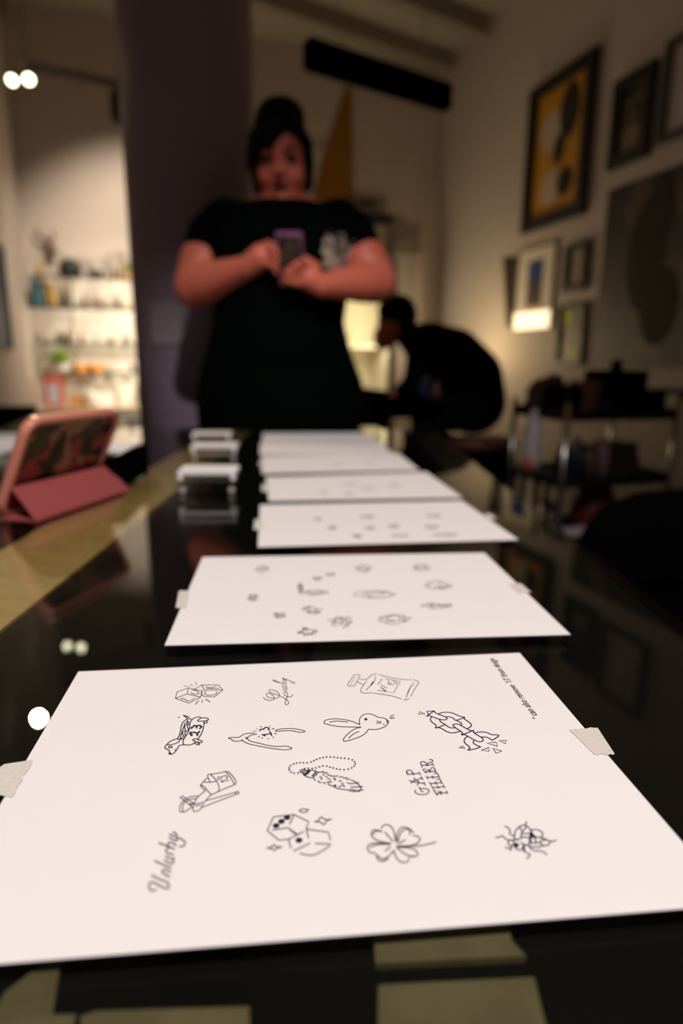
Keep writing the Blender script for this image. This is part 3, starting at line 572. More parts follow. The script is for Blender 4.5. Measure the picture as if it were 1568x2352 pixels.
# ------------------------------------------------------------ pictures on the walls
M_frame = mat('black_frame', (.012, .010, .009), .45)
def art(name, label, cat, px, side, parts, fw=.03, depth=.025, fm=None, glass=False, group=None, tilt=0):
    """px corners TL TR BR BL; side 'r' (right wall) or 'b' (back wall) or 'l'"""
    fn, n, e = {'r': (pr, -ACR, -SIDE), 'b': (pb, -SIDE, ACR), 'l': (lambda u, v: pn(u, v, ACR, CL), ACR, SIDE)}[side]
    P = [fn(*q) for q in px]; s = [p.dot(e) for p in P]; z = [p.z for p in P]
    s0, s1 = (s[0]+s[3])/2, (s[1]+s[2])/2; z1, z0 = (z[0]+z[1])/2, (z[2]+z[3])/2
    base = P[0]-e*s[0]; base.z = 0
    w, h = s1-s0, z1-z0; o = base+e*(s0+s1)/2+Z*(z0+z1)/2+n*.001
    t = thing(name, label, cat, o, group)
    bm = B()
    if fw > 0:
        for sg in (-1, 1):
            box(bm, o+e*sg*(w-fw)/2+n*depth/2, (fw, depth, h), e, n, Z, .002)
            box(bm, o+Z*sg*(h-fw)/2+n*depth/2, (w-2*fw+.0005, depth, fw), e, n, Z, .002)
        finish('frame', bm, fm or M_frame, t)
    for k, (nm, m, x0, y0, x1, y1, kind) in enumerate(parts):
        bm = B(); iw, ih = w-2*fw, h-2*fw
        cx, cy = (x0+x1)/2-.5, (y0+y1)/2-.5; c = o+e*cx*iw+Z*cy*ih+n*(depth*.25+.0012*k)
        sx, sy = (x1-x0)*iw, (y1-y0)*ih
        if kind == 'box': box(bm, c, (sx, .002, sy), e, n, Z)
        else: prism(bm, [c+e*math.cos(a*PI/16)*sx/2+Z*math.sin(a*PI/16)*sy/2 for a in range(32)], n, .001)
        finish(nm, bm, m, t)
    if glass:
        bm = B(); box(bm, o+n*depth*.8, (w-2*fw, .002, h-2*fw), e, n, Z); finish('glazing', bm, M_pane, t)
    return t, o, w, h, e, n
M_yel = blobs('yellow_art', (.62, .30, .02), [(.035, .02, .018), (.62, .30, .02), (.5, .36, .27)], 3.2, (.60, .60, .66), 4.4, (1, 1, .6))
M_cream = mat('dusty_cream', (.60, .47, .38), .8)
M_dk = mat('dark_umber', (.03, .018, .014), .8)
art('framed_poster', 'large black-framed yellow poster with pale oval shape and dark figure on the right wall', 'poster', [(1225, 212), (1382, 106), (1346, 494), (1207, 536)], 'r',
    [('print', M_yel, 0, 0, 1, 1, 'box'), ('printed_oval', M_cream, .12, .52, .58, .84, 'o'), ('printed_figure', M_dk, .50, .55, .88, .98, 'o'), ('printed_figure', M_dk, .42, .38, .64, .62, 'o'), ('printed_oval', M_cream, .22, .06, .62, .36, 'o'), ('printed_figure', M_dk, .55, .10, .85, .33, 'o')], .075, .04)
M_p2 = blobs('olive_art', (.10, .085, .05), [(.02, .02, .018), (.16, .12, .07)], 5, (.5, .62), 9)
art('framed_print', 'black-framed dark olive print right of the large yellow poster', 'picture', [(1416, 194), (1513, 138), (1496, 358), (1405, 392)], 'r', [('print', M_p2, 0, 0, 1, 1, 'box'), ('printed_band', mat('drab', (.26, .21, .14), .8), .1, .0, .9, .38, 'box'), ('printed_band', mat('drab', (.26, .21, .14), .8), .15, .76, .9, .80, 'box')], .06, .035)
art('framed_print', 'pale print in a grey frame cut by the right edge, high on the wall', 'picture', [(1533, 106), (1680, 10), (1665, 275), (1522, 330)], 'r', [('mat_board', mat('pale_grey_board', (.62, .56, .56), .8), 0, 0, 1, 1, 'box')], .035, .03, mat('charcoal_frame', (.06, .05, .055), .5))
M_tap = blobs('tapestry_print', (.085, .055, .028), [(.014, .010, .007), (.035, .024, .013), (.10, .066, .034)], 2.3, (.47, .5, .62), 2.7)
art('wall_tapestry', 'wide brown tapestry with blurry black printed figures on the right wall', 'tapestry', [(1389, 444), (1720, 315), (1720, 852), (1368, 840)], 'r',
    [('cloth', M_tap, 0, 0, 1, 1, 'box'), ('printed_figure', M_dk, .22, .30, .50, .90, 'o'), ('printed_figure', M_dk, .34, .62, .52, .99, 'o'), ('printed_figure', M_dk, .36, .12, .62, .52, 'o')], 0, .012)
t, o, w, h, e, n = art('framed_print', 'white-matted print of blue sky and dark shapes, its bottom band glowing in place of a reflection', 'picture', [(1192, 578), (1279, 556), (1272, 752), (1180, 766)], 'r',
    [('mat_board', mat('white_board', (.85, .78, .68), .7), 0, 0, 1, 1, 'box'), ('printed_sky', mat('deep_blue', (.02, .045, .26), .7), .30, .60, .70, .86, 'box'), ('printed_ground', blobs('print_ground', (.05, .02, .03), [(.22, .03, .04), (.05, .045, .05)], 9, (.6, .5), 3), .30, .30, .70, .60, 'box'), ('printed_foot', mat('pale_rose', (.8, .5, .5), .7), .28, .235, .72, .29, 'box'), ('painted_reflection', mat('reflection_glow', (.9, .8, .6), .5, emit=(1.0, .80, .50), es=1.5), .0, .0, 1, .22, 'box')], .010, .02, mat('pale_frame', (.30, .25, .20), .5))  # bottom band glows to stand for a reflection in the glazing
PRINT_C = o; PRINT_H = h; PRINT_W = w
art('framed_picture', 'small pale picture in a brown frame above the dark green-splashed one', 'picture', [(1302, 566), (1358, 550), (1350, 664), (1300, 672)], 'r', [('print', mat('beige_print', (.40, .33, .26), .8), 0, 0, 1, 1, 'box')], .035, .03, mat('brown_frame', (.045, .03, .022), .5))
art('framed_picture', 'small black-framed print with neon yellow-green splashes low on the wall', 'picture', [(1287, 700), (1350, 696), (1342, 838), (1284, 838)], 'r', [('print', blobs('splash_print', (.30, .24, .16), [(.05, .04, .03), (.45, .38, .26)], 14, (.52, .62), 6, (1, 1, .3)), 0, 0, 1, 1, 'box'), ('neon_spot', mat('neon_green', (.62, .85, .0), .6, emit=(.5, .7, 0), es=.0), .0, .72, .42, .98, 'o'), ('neon_spot', mat('neon_green', (.62, .85, .0), .6), .45, .06, .72, .24, 'o')], .022, .03)
# dark wedge-shaped pennant beside the white-matted print
P = [pr(1158, 592), pr(1196, 592), pr(1186, 640), pr(1174, 752), pr(1166, 752)]
bm = B(); prism(bm, P, -ACR, .012); tag(finish('wall_pennant', bm, M_dk), 'narrow dark brown wedge-shaped pennant left of the white-matted print', 'pennant')
# yellow triangular pennant on the back wall with a thin ring
M_py = mat('ochre_felt', (.30, .135, .006), .9, var=.05)
t = thing('yellow_pennant', 'tall ochre yellow triangular pennant with a thin ring, behind the woman', 'pennant', pb(780, 400))
bm = B(); prism(bm, [pb(u, v, .004) for u, v in ((796, 202), (808, 204), (812, 500), (700, 500), (716, 470), (748, 345), (756, 335), (758, 318))], -SIDE, .012); finish('cloth', bm, M_py, t)
bm = B(); c = pb(752, 395); R0 = (pb(800, 395)-c).length
ring = [(c+ACR*math.cos(a*PI/20)*R0+Z*math.sin(a*PI/20)*R0*1.15-SIDE*.014) for a in range(-14, 15)]
for i in range(len(ring)-1): cone(bm, ring[i], ring[i+1], .006, .006, 6)
finish('printed_ring', bm, mat('ochre_light', (.36, .20, .06), .9), t)
# navy shelf with things, pale cabinet, small wall vent
a = pb(812, 508); b = pb(888, 508); bm = B(); box(bm, (a+b)/2-SIDE*.09, ((b-a).length, .18, .06), ACR, SIDE, Z, .004)
tag(finish('wall_shelf', bm, mat('navy_paint', (.012, .012, .035), .5)), 'short navy wall shelf right of the yellow pennant', 'shelf')
bm = B(); a = pb(842, 466); box(bm, a-SIDE*.01, (.16, .02, .05), ACR, SIDE, Z, .003); tag(finish('wall_vent', bm, mat('dull_brown', (.13, .10, .07), .7)), 'small dull brown vent plate above the navy shelf', 'vent')
t = thing('storage_cabinet', 'tall pale cabinet standing in the back right corner', 'cabinet', (pb(940, 900).x, pb(940, 900).y, 0))
ca = pb(914, 572, .3); cb = pb(975, 572, .3); cw = (cb-ca).length; mid = (ca+cb)/2; mid.z = 0; topz = ca.z
M_cab = mat('pale_cabinet', (.52, .45, .40), .55)
bm = B(); box(bm, mid+SIDE*.145+Z*topz/2, (cw, .28, topz), ACR, SIDE, Z, .004); finish('body', bm, M_cab, t)
for s in (-1, 1):
    bm = B(); box(bm, mid+ACR*s*cw/4-SIDE*.005+Z*(topz/2), (cw/2-.01, .015, topz-.06), ACR, SIDE, Z, .003); d_ = finish('door', bm, M_cab, t)
    bm = B(); box(bm, mid+ACR*s*.025-SIDE*.022+Z*(topz*.6), (.012, .02, .12), ACR, SIDE, Z, .003); finish('handle', bm, M_chrome, d_)
bm = B(); q_ = mid+SIDE*.12+Z*(topz+.001); loft(bm, [(q_-ACR*.02, ACR*.06, SIDE*.06), (q_-ACR*.02+Z*.05, ACR*.09, SIDE*.07), (q_-ACR*.02+Z*.10, ACR*.05, SIDE*.05)], 14)
tag(finish('paper_bag', bm, mat('pale_bag', (.62, .55, .5), .8), None, True), 'crumpled pale bag lying on top of the tall pale cabinet', 'bag')
# lit white display cabinet behind, between the woman and the seated person
t = thing('display_cabinet', 'brightly lit open white cabinet seen between the woman and the bent person', 'cabinet', (pb(838, 900).x, pb(838, 900).y, 0))
ca = pb(772, 700, .36); cb = pb(894, 700, .36); cw = (cb-ca).length; mid = (ca+cb)/2+SIDE*.36; mid.z = 0
zt = pb(838, 700).z+.03; zb = .35; dd = .36
M_wcab = mat('white_cabinet_interior', (.86, .80, .66), .6)
bm = B(); box(bm, mid-SIDE*.012+Z*(zb+zt)/2, (cw, .02, zt-zb), ACR, SIDE, Z)
for s in (-1, 1): box(bm, mid+ACR*s*(cw/2-.01)-SIDE*dd/2+Z*(zb+zt)/2, (.02, dd, zt-zb), ACR, SIDE, Z)
box(bm, mid-SIDE*dd/2+Z*(zt-.01), (cw-.04, dd, .02), ACR, SIDE, Z)
box(bm, mid-SIDE*dd/2+Z*zb/2, (cw, dd, zb), ACR, SIDE, Z)
finish('carcass', bm, M_wcab, t)
for k in range(2):
    bm = B(); box(bm, mid-SIDE*(dd/2+.02)+Z*(zb+(k+1)*(zt-zb)/3), (cw-.045, dd-.06, .012), ACR, SIDE, Z); finish('shelf', bm, M_wcab, t)
for k, (f, lab, col, r, hh) in enumerate(((-.25, 'small pale green jar on the upper shelf of the lit cabinet', (.35, .5, .25), .04, .09), (-.12, 'small cream jar on the upper shelf of the lit cabinet', (.7, .6, .4), .03, .12), (.05, 'small peach pot on the lower shelf of the lit cabinet', (.7, .45, .25), .04, .06))):
    bm = B(); zz = zb+(2 if k < 2 else 1)*(zt-zb)/3+.0065; lathe(bm, mid+ACR*f*cw-SIDE*.2+Z*zz, [(r, 0), (r, hh*.7), (r*.6, hh*.8), (r*.6, hh)], 14)
    tag(finish('jar', bm, mat('jar_%d' % k, col, .5), None, True), lab, 'jar')

# ------------------------------------------------------------ left: bright shelf wall
def bx(u, v, d): return pb(u, v, d)
SD = .24
s_left, s_right = pb(78, 700, .0), pb(560, 700, 0)
M_gshelf = glassy('shelf_glass', (.93, .97, .94), base=.0)
M_edge = mat('green_glass_edge', (.02, .035, .025), .4)
def row(v, d=SD): return pb(200, v, d).z
shelf_v = [636, 706, 787, 854]
shelf_z = [row(v) for v in shelf_v]
xl = pb(80, 700, 0).dot(ACR)+.02; xr = xl+1.75
baseB = SIDE*CB
unit = thing('glass_shelf_unit', 'wall-mounted glass shelves packed with small objects on the bright wall', 'shelves', baseB+ACR*(xl+xr)/2+Z*shelf_z[1])
for z in shelf_z:
    bm = B(); box(bm, baseB+ACR*(xl+xr)/2-SIDE*(SD/2+.002)+Z*(z-.006), (xr-xl, SD, .010), ACR, SIDE, Z); g = finish('glass_shelf', bm, M_gshelf, unit)
    bm = B(); box(bm, baseB+ACR*(xl+xr)/2-SIDE*(SD+.003)+Z*(z-.006), (xr-xl, .003, .015), ACR, SIDE, Z); finish('shelf_edge', bm, M_edge, g, inv=True)
for f in (.15, .5, .85):
    bm = B(); box(bm, baseB+ACR*(xl+(xr-xl)*f)-SIDE*.011+Z*(shelf_z[0]+shelf_z[-1])/2, (.025, .018, shelf_z[0]-shelf_z[-1]+.3), ACR, SIDE, Z); finish('bracket_rail', bm, M_white, unit)
# counter and drawers below
cz = row(936, .45); cdep = .50
t = thing('counter', 'pale counter with white drawers under the glass shelves', 'counter', baseB+ACR*(xl+xr)/2-SIDE*cdep/2)
bm = B(); box(bm, baseB+ACR*(xl+xr)/2-SIDE*(cdep/2+.002)+Z*(cz-.02), (xr-xl, cdep, .04), ACR, SIDE, Z, .003); finish('worktop', bm, mat('pale_worktop', (.72, .58, .42), .5), t)
bm = B(); box(bm, baseB+ACR*(xl+xr)/2-SIDE*(cdep/2-.01)+Z*(cz-.04)/2, (xr-xl-.02, cdep-.04, cz-.042), ACR, SIDE, Z); finish('body', bm, M_white, t)
for i in range(4):
    for j in range(3):
        x = xl+(xr-xl)*(i+.5)/4; zc = (cz-.06)*(j+.5)/3+.02
        bm = B(); box(bm, baseB+ACR*x-SIDE*(cdep-.012)+Z*zc, ((xr-xl)/4-.015, .018, (cz-.06)/3-.015), ACR, SIDE, Z, .002); d_ = finish('drawer', bm, M_white, t)
        bm = B(); box(bm, baseB+ACR*x-SIDE*(cdep+.003)+Z*(zc+.05), (.10, .012, .012), ACR, SIDE, Z, .002); finish('handle', bm, M_chrome, d_)
# objects on the shelves; helper puts base on shelf k at pixel column u
def on(k, u, d=.13):
    z = shelf_z[k] if k < 4 else cz
    p = pb(u, shelf_v[k] if k < 4 else 936, d); p.z = z+.0005; return p
def item(name, label, cat, fn, m, smooth_=True, group=None):
    bm = B(); fn(bm); return tag(finish(name, bm, m, None, smooth_), label, cat, group)
def c_(r, g, b_, n=[0]): return mat('enamel_%d_%d_%d' % (r*100, g*100, b_*100), (r, g, b_), .5)
p = on(0, 162); item('welding_helmet', 'black dome-shaped helmet on the top glass shelf', 'helmet', lambda bm: (loft(bm, [(p+Z*h*.001, ACR*.080*a, SIDE*.08*a) for h, a in ((0, .9), (40, 1), (80, .98), (110, .82), (130, .5), (138, .15))], 24)), c_(.012, .02, .015))
p1 = on(0, 220, .12); item('black_box', 'dark grey-green box on the top glass shelf right of the black helmet', 'box', lambda bm: box(bm, p1+Z*.03, (.10, .09, .06), ACR, SIDE, Z, .004), c_(.03, .045, .03), False)
p2 = on(0, 296, .12)
t = thing('potted_plant', 'small potted leafy plant on the top shelf near the column', 'plant', p2)
bm = B(); lathe(bm, p2, [(.03, 0), (.04, .06)], 16); finish('pot', bm, c_(.55, .30, .15), t, True)
bm = B()
rnd = random.Random(3)
def leaves(bm, c, n, L, w):
    for k in range(n):
        a = rnd.uniform(0, 2*PI); el_ = rnd.uniform(.3, 1.5); d = Vector((math.cos(a)*math.cos(el_), math.sin(a)*math.cos(el_), math.sin(el_))); l = L*rnd.uniform(.6, 1)
        s = d.cross(Z).normalized()*w; m_ = c+d*l*.55; tip = c+d*l-Z*l*.15
        vs = [bm.verts.new(q) for q in (c, m_+s, tip, m_-s)]; vu = [bm.verts.new(q+d.cross(s).normalized()*.002) for q in (c, m_+s, tip, m_-s)]
        bm.faces.new(vs); bm.faces.new(vu[::-1])
        for i in range(4): bm.faces.new((vs[i], vu[i], vu[(i+1) % 4], vs[(i+1) % 4]))
leaves(bm, p2+Z*.06, 26, .10, .014); finish('leaves', bm, c_(.25, .32, .10), t)
# teal painting on the wall over the shelves
art('framed_print', 'teal and yellow painting on the bright wall beside the column', 'picture', [(302, 538), (362, 540), (362, 606), (304, 604)], 'b', [('print', c_(.02, .34, .50), 0, 0, 1, 1, 'box'), ('printed_foot', c_(.55, .50, .12), 0, 0, 1, .3, 'box')], .004, .02, M_white)
# antler-like dark wall ornament
t_c = pb(110, 562, .06)
def antler(bm):
    tube(bm, [t_c-Z*.08+ACR*.03, t_c, t_c+Z*.06-ACR*.02], .016)
    tube(bm, [t_c+Z*.02, t_c+Z*.07-ACR*.06, t_c+Z*.12-ACR*.07], .009); tube(bm, [t_c, t_c+ACR*.05+Z*.05, t_c+ACR*.04+Z*.10], .009); tube(bm, [t_c-Z*.03, t_c-Z*.05+ACR*.06], .008)
    ell(bm, t_c-Z*.03+ACR*.02, (.03, .03, .05))
item('wall_ornament', 'dark branching wall ornament above the left end of the glass shelves', 'ornament', antler, c_(.14, .08, .06))
# top left: small amber bottle, row of books on shelf 2
p3 = on(0, 92, .1); item('amber_figurine', 'small amber figurine at the left end of the top glass shelf', 'figurine', lambda bm: lathe(bm, p3, [(.022, 0), (.03, .03), (.018, .06), (.024, .08), (.008, .10)], 14), c_(.55, .30, .10))
bk = [(.02, .16, .24), (.03, .22, .30), (.015, .10, .16), (.30, .30, .26), (.02, .14, .20), (.62, .38, .08), (.55, .30, .05), (.66, .45, .16)]
names = ['dark teal book leftmost on the second glass shelf', 'bright teal book second from left on the second glass shelf', 'very dark blue book third from left on the second shelf', 'grey book fourth from left on the second glass shelf', 'teal book just left of the orange books', 'orange book first after the teal books', 'deep orange book in the middle of the orange three', 'pale orange leaning book at the right end of the book row']
x = on(1, 84, .12).dot(ACR)
for k, cbk in enumerate(bk):
    wk = random.uniform(.010, .015); hk = random.uniform(.17, .21); base = baseB+ACR*(x+wk/2)-SIDE*.12; base.z = shelf_z[1]+.0005
    lean = .14 if k > 4 else .02; up = (Z*math.cos(lean)-ACR*math.sin(lean)); sx_ = ACR*math.cos(lean)+Z*math.sin(lean)
    t = thing('book', names[k], 'book', base, 'books at the left end of the second glass shelf')
    bm = B(); cc_ = base+up*hk/2+Z*(.5*wk*math.sin(lean)+.001)
    box(bm, cc_, (wk, .14, hk), sx_, SIDE, up, .002); finish('cover', bm, c_(*cbk), t)
    bm = B(); box(bm, cc_+up*.0012, (wk-.005, .136, hk), sx_, SIDE, up); finish('pages', bm, M_paper, t)
    x += wk+.0035+(.022 if k == 4 else .004 if k > 4 else 0)
# small bottles and jars along the shelves (individual things)
kinds = {0: [248, 262, 276, 324, 340], 1: [150, 178, 196, 232, 262, 290, 322], 2: [112, 134, 146, 158, 188, 224, 262, 300, 326], 3: [250, 268, 306, 330]}
cols = [(.05, .04, .03), (.30, .24, .16), (.66, .60, .50), (.12, .05, .03), (.40, .32, .12), (.015, .018, .015), (.30, .09, .05), (.45, .40, .36)]
cn = ['dark brown', 'tan', 'cream', 'reddish brown', 'mustard', 'near-black', 'brick red', 'pale grey']
rows = ['top', 'second', 'third', 'lowest']
cnt = {}
for k, us in kinds.items():
    for i, u in enumerate(us):
        ci = (i*3+k*5) % 8; p = on(k, u, .07+.10*((i*7) % 3)/2); r = .012+.008*((i*5+k) % 3)/2; hh = .06+.04*((i*3+k) % 4)/3
        bm = B(); lathe(bm, p, [(r, 0), (r, hh*.62), (r*.45, hh*.78), (r*.45, hh*.9)], 12)
        t = thing('bottle', 'small %s bottle, number %d along the %s glass shelf' % (cn[ci], i+1, rows[k]), 'bottle', p, 'small bottles on the glass shelves')
        seen = sum(1 for j in range(len(us)) if (j*3+k*5) % 8 == ci)
        pos = 'near the column' if i > len(us)*.66 else 'in the middle' if i > len(us)*.33 else 'toward the left'
        t['label'] = 'small %s bottle %s of the %s glass shelf' % (cn[ci], pos, rows[k])
        finish('body', bm, c_(*cols[ci]), t, True)
        bm = B(); cone(bm, p+Z*hh*.9, p+Z*hh, r*.55, r*.5, 12); finish('cap', bm, c_(*cols[(ci+3) % 8]), t, True)
# lowest: green plant in white pot, orange boxes on shelf 4
pp = on(3, 134, .13)
t = thing('potted_plant', 'bright green plant in a white pot at the left of the lowest glass shelf', 'plant', pp)
bm = B(); lathe(bm, pp+ACR*.03, [(.03, 0), (.04, .05)], 16); finish('pot', bm, M_white, t, True)
bm = B(); leaves(bm, pp+Z*.06+ACR*.01, 60, .15, .024); finish('leaves', bm, c_(.26, .42, .03), t)
for u, w_, lab in ((190, .085, 'orange box on the lowest glass shelf right of the green plant'), (226, .075, 'second orange box on the lowest glass shelf, closer to the column')):
    p = on(3, u, .12); item('orange_box', lab, 'box', lambda bm: box(bm, p+Z*.027, (w_, .10, .052), ACR, SIDE, Z, .003), c_(.80, .30, .02), False, 'orange boxes on the lowest glass shelf')
    p = on(3, u-17, .12); item('black_jar', 'black lidded jar left of the %s orange box' % ('first' if u < 200 else 'second'), 'jar', lambda bm: lathe(bm, p, [(.018, 0), (.018, .045), (.012, .055)], 12), c_(.01, .01, .01))
# counter things
p = on(4, 128, .30); t = thing('gift_box', 'red box with a pale printed face standing on the counter', 'box', p)
bm = B(); box(bm, p+Z*.115, (.13, .09, .23), ACR, SIDE, Z, .003); finish('body', bm, c_(.62, .10, .08), t)
bm = B(); box(bm, p+Z*.10-SIDE*.046, (.08, .003, .15), ACR, SIDE, Z); finish('label_panel', bm, c_(.60, .58, .70), t)
p = on(4, 180, .28); item('wooden_tray', 'low orange-brown wooden tray on the counter right of the red box', 'tray', lambda bm: (box(bm, p+Z*.035, (.11, .12, .07), ACR, SIDE, Z, .004),), c_(.60, .28, .07), False)
p = on(4, 211, .34); item('white_jar', 'round white jar on the counter beside the wooden tray', 'jar', lambda bm: lathe(bm, p, [(.04, 0), (.045, .05), (.04, .11), (.025, .12)], 20), M_white)
p = on(4, 246, .18); item('paper_stack', 'tall stack of white paper on the counter', 'papers', lambda bm: [box(bm, p+Z*(.005+.0105*k), (.12+.008*(k % 2), .15, .010), ACR, SIDE, Z) for k in range(9)], M_paper, False)
p = on(4, 292, .22); item('white_box', 'white carton on the counter close to the column', 'box', lambda bm: (box(bm, p+Z*.08, (.12, .14, .16), ACR, SIDE, Z, .004), box(bm, p+Z*.165, (.125, .145, .01), ACR, SIDE, Z, .002)), M_white, False)
p = on(4, 325, .36); item('green_bottle', 'tall olive green bottle on the counter next to the column', 'bottle', lambda bm: lathe(bm, p, [(.03, 0), (.032, .14), (.012, .19), (.012, .24)], 16), c_(.12, .15, .05))
# left wall: dark cabinet and blue framed picture
t, *_ = art('framed_picture', 'dark navy framed picture on the left wall cut by the photo edge', 'picture', [(-60, 540), (8, 556), (10, 794), (-50, 806)], 'l', [('print', c_(.02, .05, .12), 0, 0, 1, 1, 'box')], .012, .025, c_(.02, .03, .06))
def pl(u, v, off=0): return pn(u, v, ACR, CL+off)
a = pl(-60, 950, .25); b = pl(84, 950, .25); zt = pl(40, 948, .25).z
t = thing('sideboard', 'low black-topped sideboard along the left wall', 'sideboard', ((a+b)/2).xy.to_3d())
L_ = (b-a).length; m0 = (a+b)/2-ACR*.12; m0.z = 0
bm = B(); box(bm, m0+Z*(zt-.02), (L_, .25, .04), SIDE, ACR, Z, .003); finish('top', bm, M_matte, t)
bm = B(); box(bm, m0+Z*(zt-.04)/2, (L_-.02, .23, zt-.042), SIDE, ACR, Z); finish('body', bm, wood('walnut', (.10, .06, .025), (.16, .10, .04), 12), t)
for k in range(2):
    bm = B(); box(bm, m0+SIDE*(k-.5)*L_/2+ACR*.118+Z*(zt-.04)/2, (L_/2-.03, .014, zt-.10), SIDE, ACR, Z, .003); d_ = finish('door', bm, MATS['walnut'], t)
    bm = B(); box(bm, m0+SIDE*(k-.5)*L_/2*.2+ACR*.13+Z*(zt-.2), (.012, .014, .1), SIDE, ACR, Z, .002); finish('handle', bm, M_chrome, d_)
# ------------------------------------------------------------ small side desk behind the tablet with white papers
c = pt(8, 1050, 1.62); zz = c.z
t = thing('side_desk', 'dark side desk beyond the left end of the display table', 'desk', (-1.02, 1.75, 0))
bm = B(); box(bm, (-1.0, 1.85, zz-.015), (.60, .9, .03), bev=.003); finish('top', bm, M_black, t)
for x in (-1.26, -.74):
    for y in (1.44, 2.26): bm = B(); box(bm, (x, y, (zz-.031)/2), (.04, .04, zz-.031)); finish('leg', bm, M_black, t)
bm = B()
for k in range(5): box(bm, (-1.0+.01*k, 1.80, zz+.003+.005*k), (.21, .297, .0045), Vector((math.cos(.05*k), math.sin(.05*k), 0)), Vector((-math.sin(.05*k), math.cos(.05*k), 0)))
tag(finish('paper_stack', bm, M_paper), 'stack of white papers on the dark side desk behind the tablet', 'papers')

# floor lamp added out of sight behind the column to brighten the shelves
fl = Vector((-1.33, 4.72, 1.32))
bm = B()
ld = (Vector((-1.62, 5.35, 1.12))-fl).normalized(); lx = ld.orthogonal().normalized(); ly = ld.cross(lx)
loft(bm, [(fl-ld*.075, lx*.02, ly*.02), (fl-ld*.06, lx*.06, ly*.06), (fl-ld*.01, lx*.085, ly*.085), (fl-ld*.012, lx*.08, ly*.08), (fl-ld*.055, lx*.055, ly*.055)], 28); shade_bm = bm
t = thing('added_floor_lamp', 'unseen slim floor lamp added behind the column to brighten the shelves', 'lamp', (fl.x, fl.y, 0))
bm = B(); cone(bm, (fl.x, fl.y, .001), (fl.x, fl.y, .02), .11, .10, 24); finish('base', bm, M_chrome, t, True)
bm = B(); cone(bm, (fl.x, fl.y, .02), (fl.x, fl.y, 1.25), .010, .010); finish('pole', bm, M_chrome, t, True)
finish('lamp_shade', shade_bm, M_chrome, t, True)
bm = B(); ell(bm, fl+ld*.0, .03); finish('bulb', bm, M_bulb, t, True)
# ------------------------------------------------------------ three-tier cart at the right
ca = 0.302; cx_ = Vector((math.cos(ca), math.sin(ca), 0)); cy_ = Vector((-cx_.y, cx_.x, 0))
CO = Vector((.983, 2.79, 0)); CWd, CDp = .60, .42
def cp(a, b, z): return CO+cx_*a*CWd+cy_*b*CDp+Z*z
t = thing('utility_cart', 'black three-tier utility cart with chrome posts along the right wall', 'cart', cp(.5, .5, 0))
TI = (.80, .50, .21)
for z in TI:
    bm = B(); box(bm, cp(.5, .5, z-.012), (CWd, CDp, .016), cx_, cy_, Z, .004)
    for s in (0, 1):
        box(bm, cp(.5, s, z), (CWd, .014, .05), cx_, cy_, Z, .003); box(bm, cp(s, .5, z), (.014, CDp, .05), cx_, cy_, Z, .003)
    finish('tray', bm, M_black, t)
for a in (.0, 1):
    for b in (.0, 1):
        bm = B(); cone(bm, cp(a, b, .10), cp(a, b, .86), .013, .013); finish('post', bm, M_chrome, t, True)
        bm = B(); cone(bm, cp(a, b, .045)-cx_*.013, cp(a, b, .045)+cx_*.013, .045, .045, 20); box(bm, cp(a, b, .085), (.04, .03, .03), cx_, cy_, Z); finish('caster', bm, M_black, t, True)
bm = B(); tube(bm, [cp(1, 0, .86), cp(1.08, 0, .90), cp(1.08, 1, .90), cp(1, 1, .86)], .012); finish('push_handle', bm, M_black, t, True)
def ci(name, label, cat, a, b, tier, fn, m, sm=False, group=None):
    bm = B(); fn(bm, cp(a, b, TI[tier]-.0035)); return tag(finish(name, bm, m, None, sm), label, cat, group)
def bxf(w, d, h, bev=.004): return lambda bm, p: box(bm, p+Z*h/2, (w, d, h), cx_, cy_, Z, bev)
def btf(r, h): return lambda bm, p: lathe(bm, p, [(r, 0), (r, h*.68), (r*.4, h*.8), (r*.4, h)], 14)
ci('glove_box', 'dusty pink box on the cart top, left of the tall black box', 'box', .42, .55, 0, bxf(.10, .12, .15), c_(.50, .28, .28))
ci('power_supply', 'large black box with a knob on the right of the cart top', 'box', .68, .5, 0, lambda bm, p: (box(bm, p+Z*.10, (.20, .22, .20), cx_, cy_, Z, .006), cone(bm, p+Z*.20, p+Z*.25, .03, .02)), M_matte)
ci('storage_bin', 'black bin on the left end of the cart top', 'bin', .175, .45, 0, lambda bm, p: loft(bm, [(p, cx_*.07, cy_*.09), (p+Z*.09, cx_*.085, cy_*.10), (p+Z*.13, cx_*.07, cy_*.08)], 20), M_matte, True)
ci('cloth_bundle', 'crumpled dusty rose cloth behind the black bin on the cart', 'cloth', .18, .85, 0, lambda bm, p: (ell(bm, p+Z*.08, (.08, .03, .08)), ell(bm, p+Z*.12+cx_*.06, (.06, .028, .06))), c_(.25, .15, .15), True)
ci('orange_dish', 'small red-orange dish in front of the tall black box on the cart', 'dish', .52, .13, 0, lambda bm, p: lathe(bm, p, [(.028, 0), (.028, .018), (.02, .025)], 16), c_(.65, .06, .02), True)
ci('blue_pot', 'small dark blue pot on the cart top beside the pink box', 'pot', .44, .18, 0, btf(.03, .08), c_(.02, .04, .10), True)
ci('roll_holder', 'low black holder with a pale spot at the right end of the cart top', 'holder', .92, .4, 0, bxf(.08, .2, .10), M_matte)
for a, r, hh, cl, lab in ((.16, .030, .17, (.03, .03, .035), 'black bottle on the middle cart shelf, leftmost'), (.30, .035, .19, (.012, .02, .04), 'dark blue bottle on the middle cart shelf'), (.44, .032, .15, (.14, .07, .05), 'brown bottle on the middle cart shelf'), (.56, .028, .20, (.42, .26, .28), 'pink bottle in the centre of the middle cart shelf'), (.86, .03, .12, (.08, .09, .07), 'olive jar at the right end of the middle cart shelf')):
    ci('bottle', lab, 'bottle', a, .35, 1, btf(r, hh), c_(*cl), True, 'bottles on the middle cart shelf')
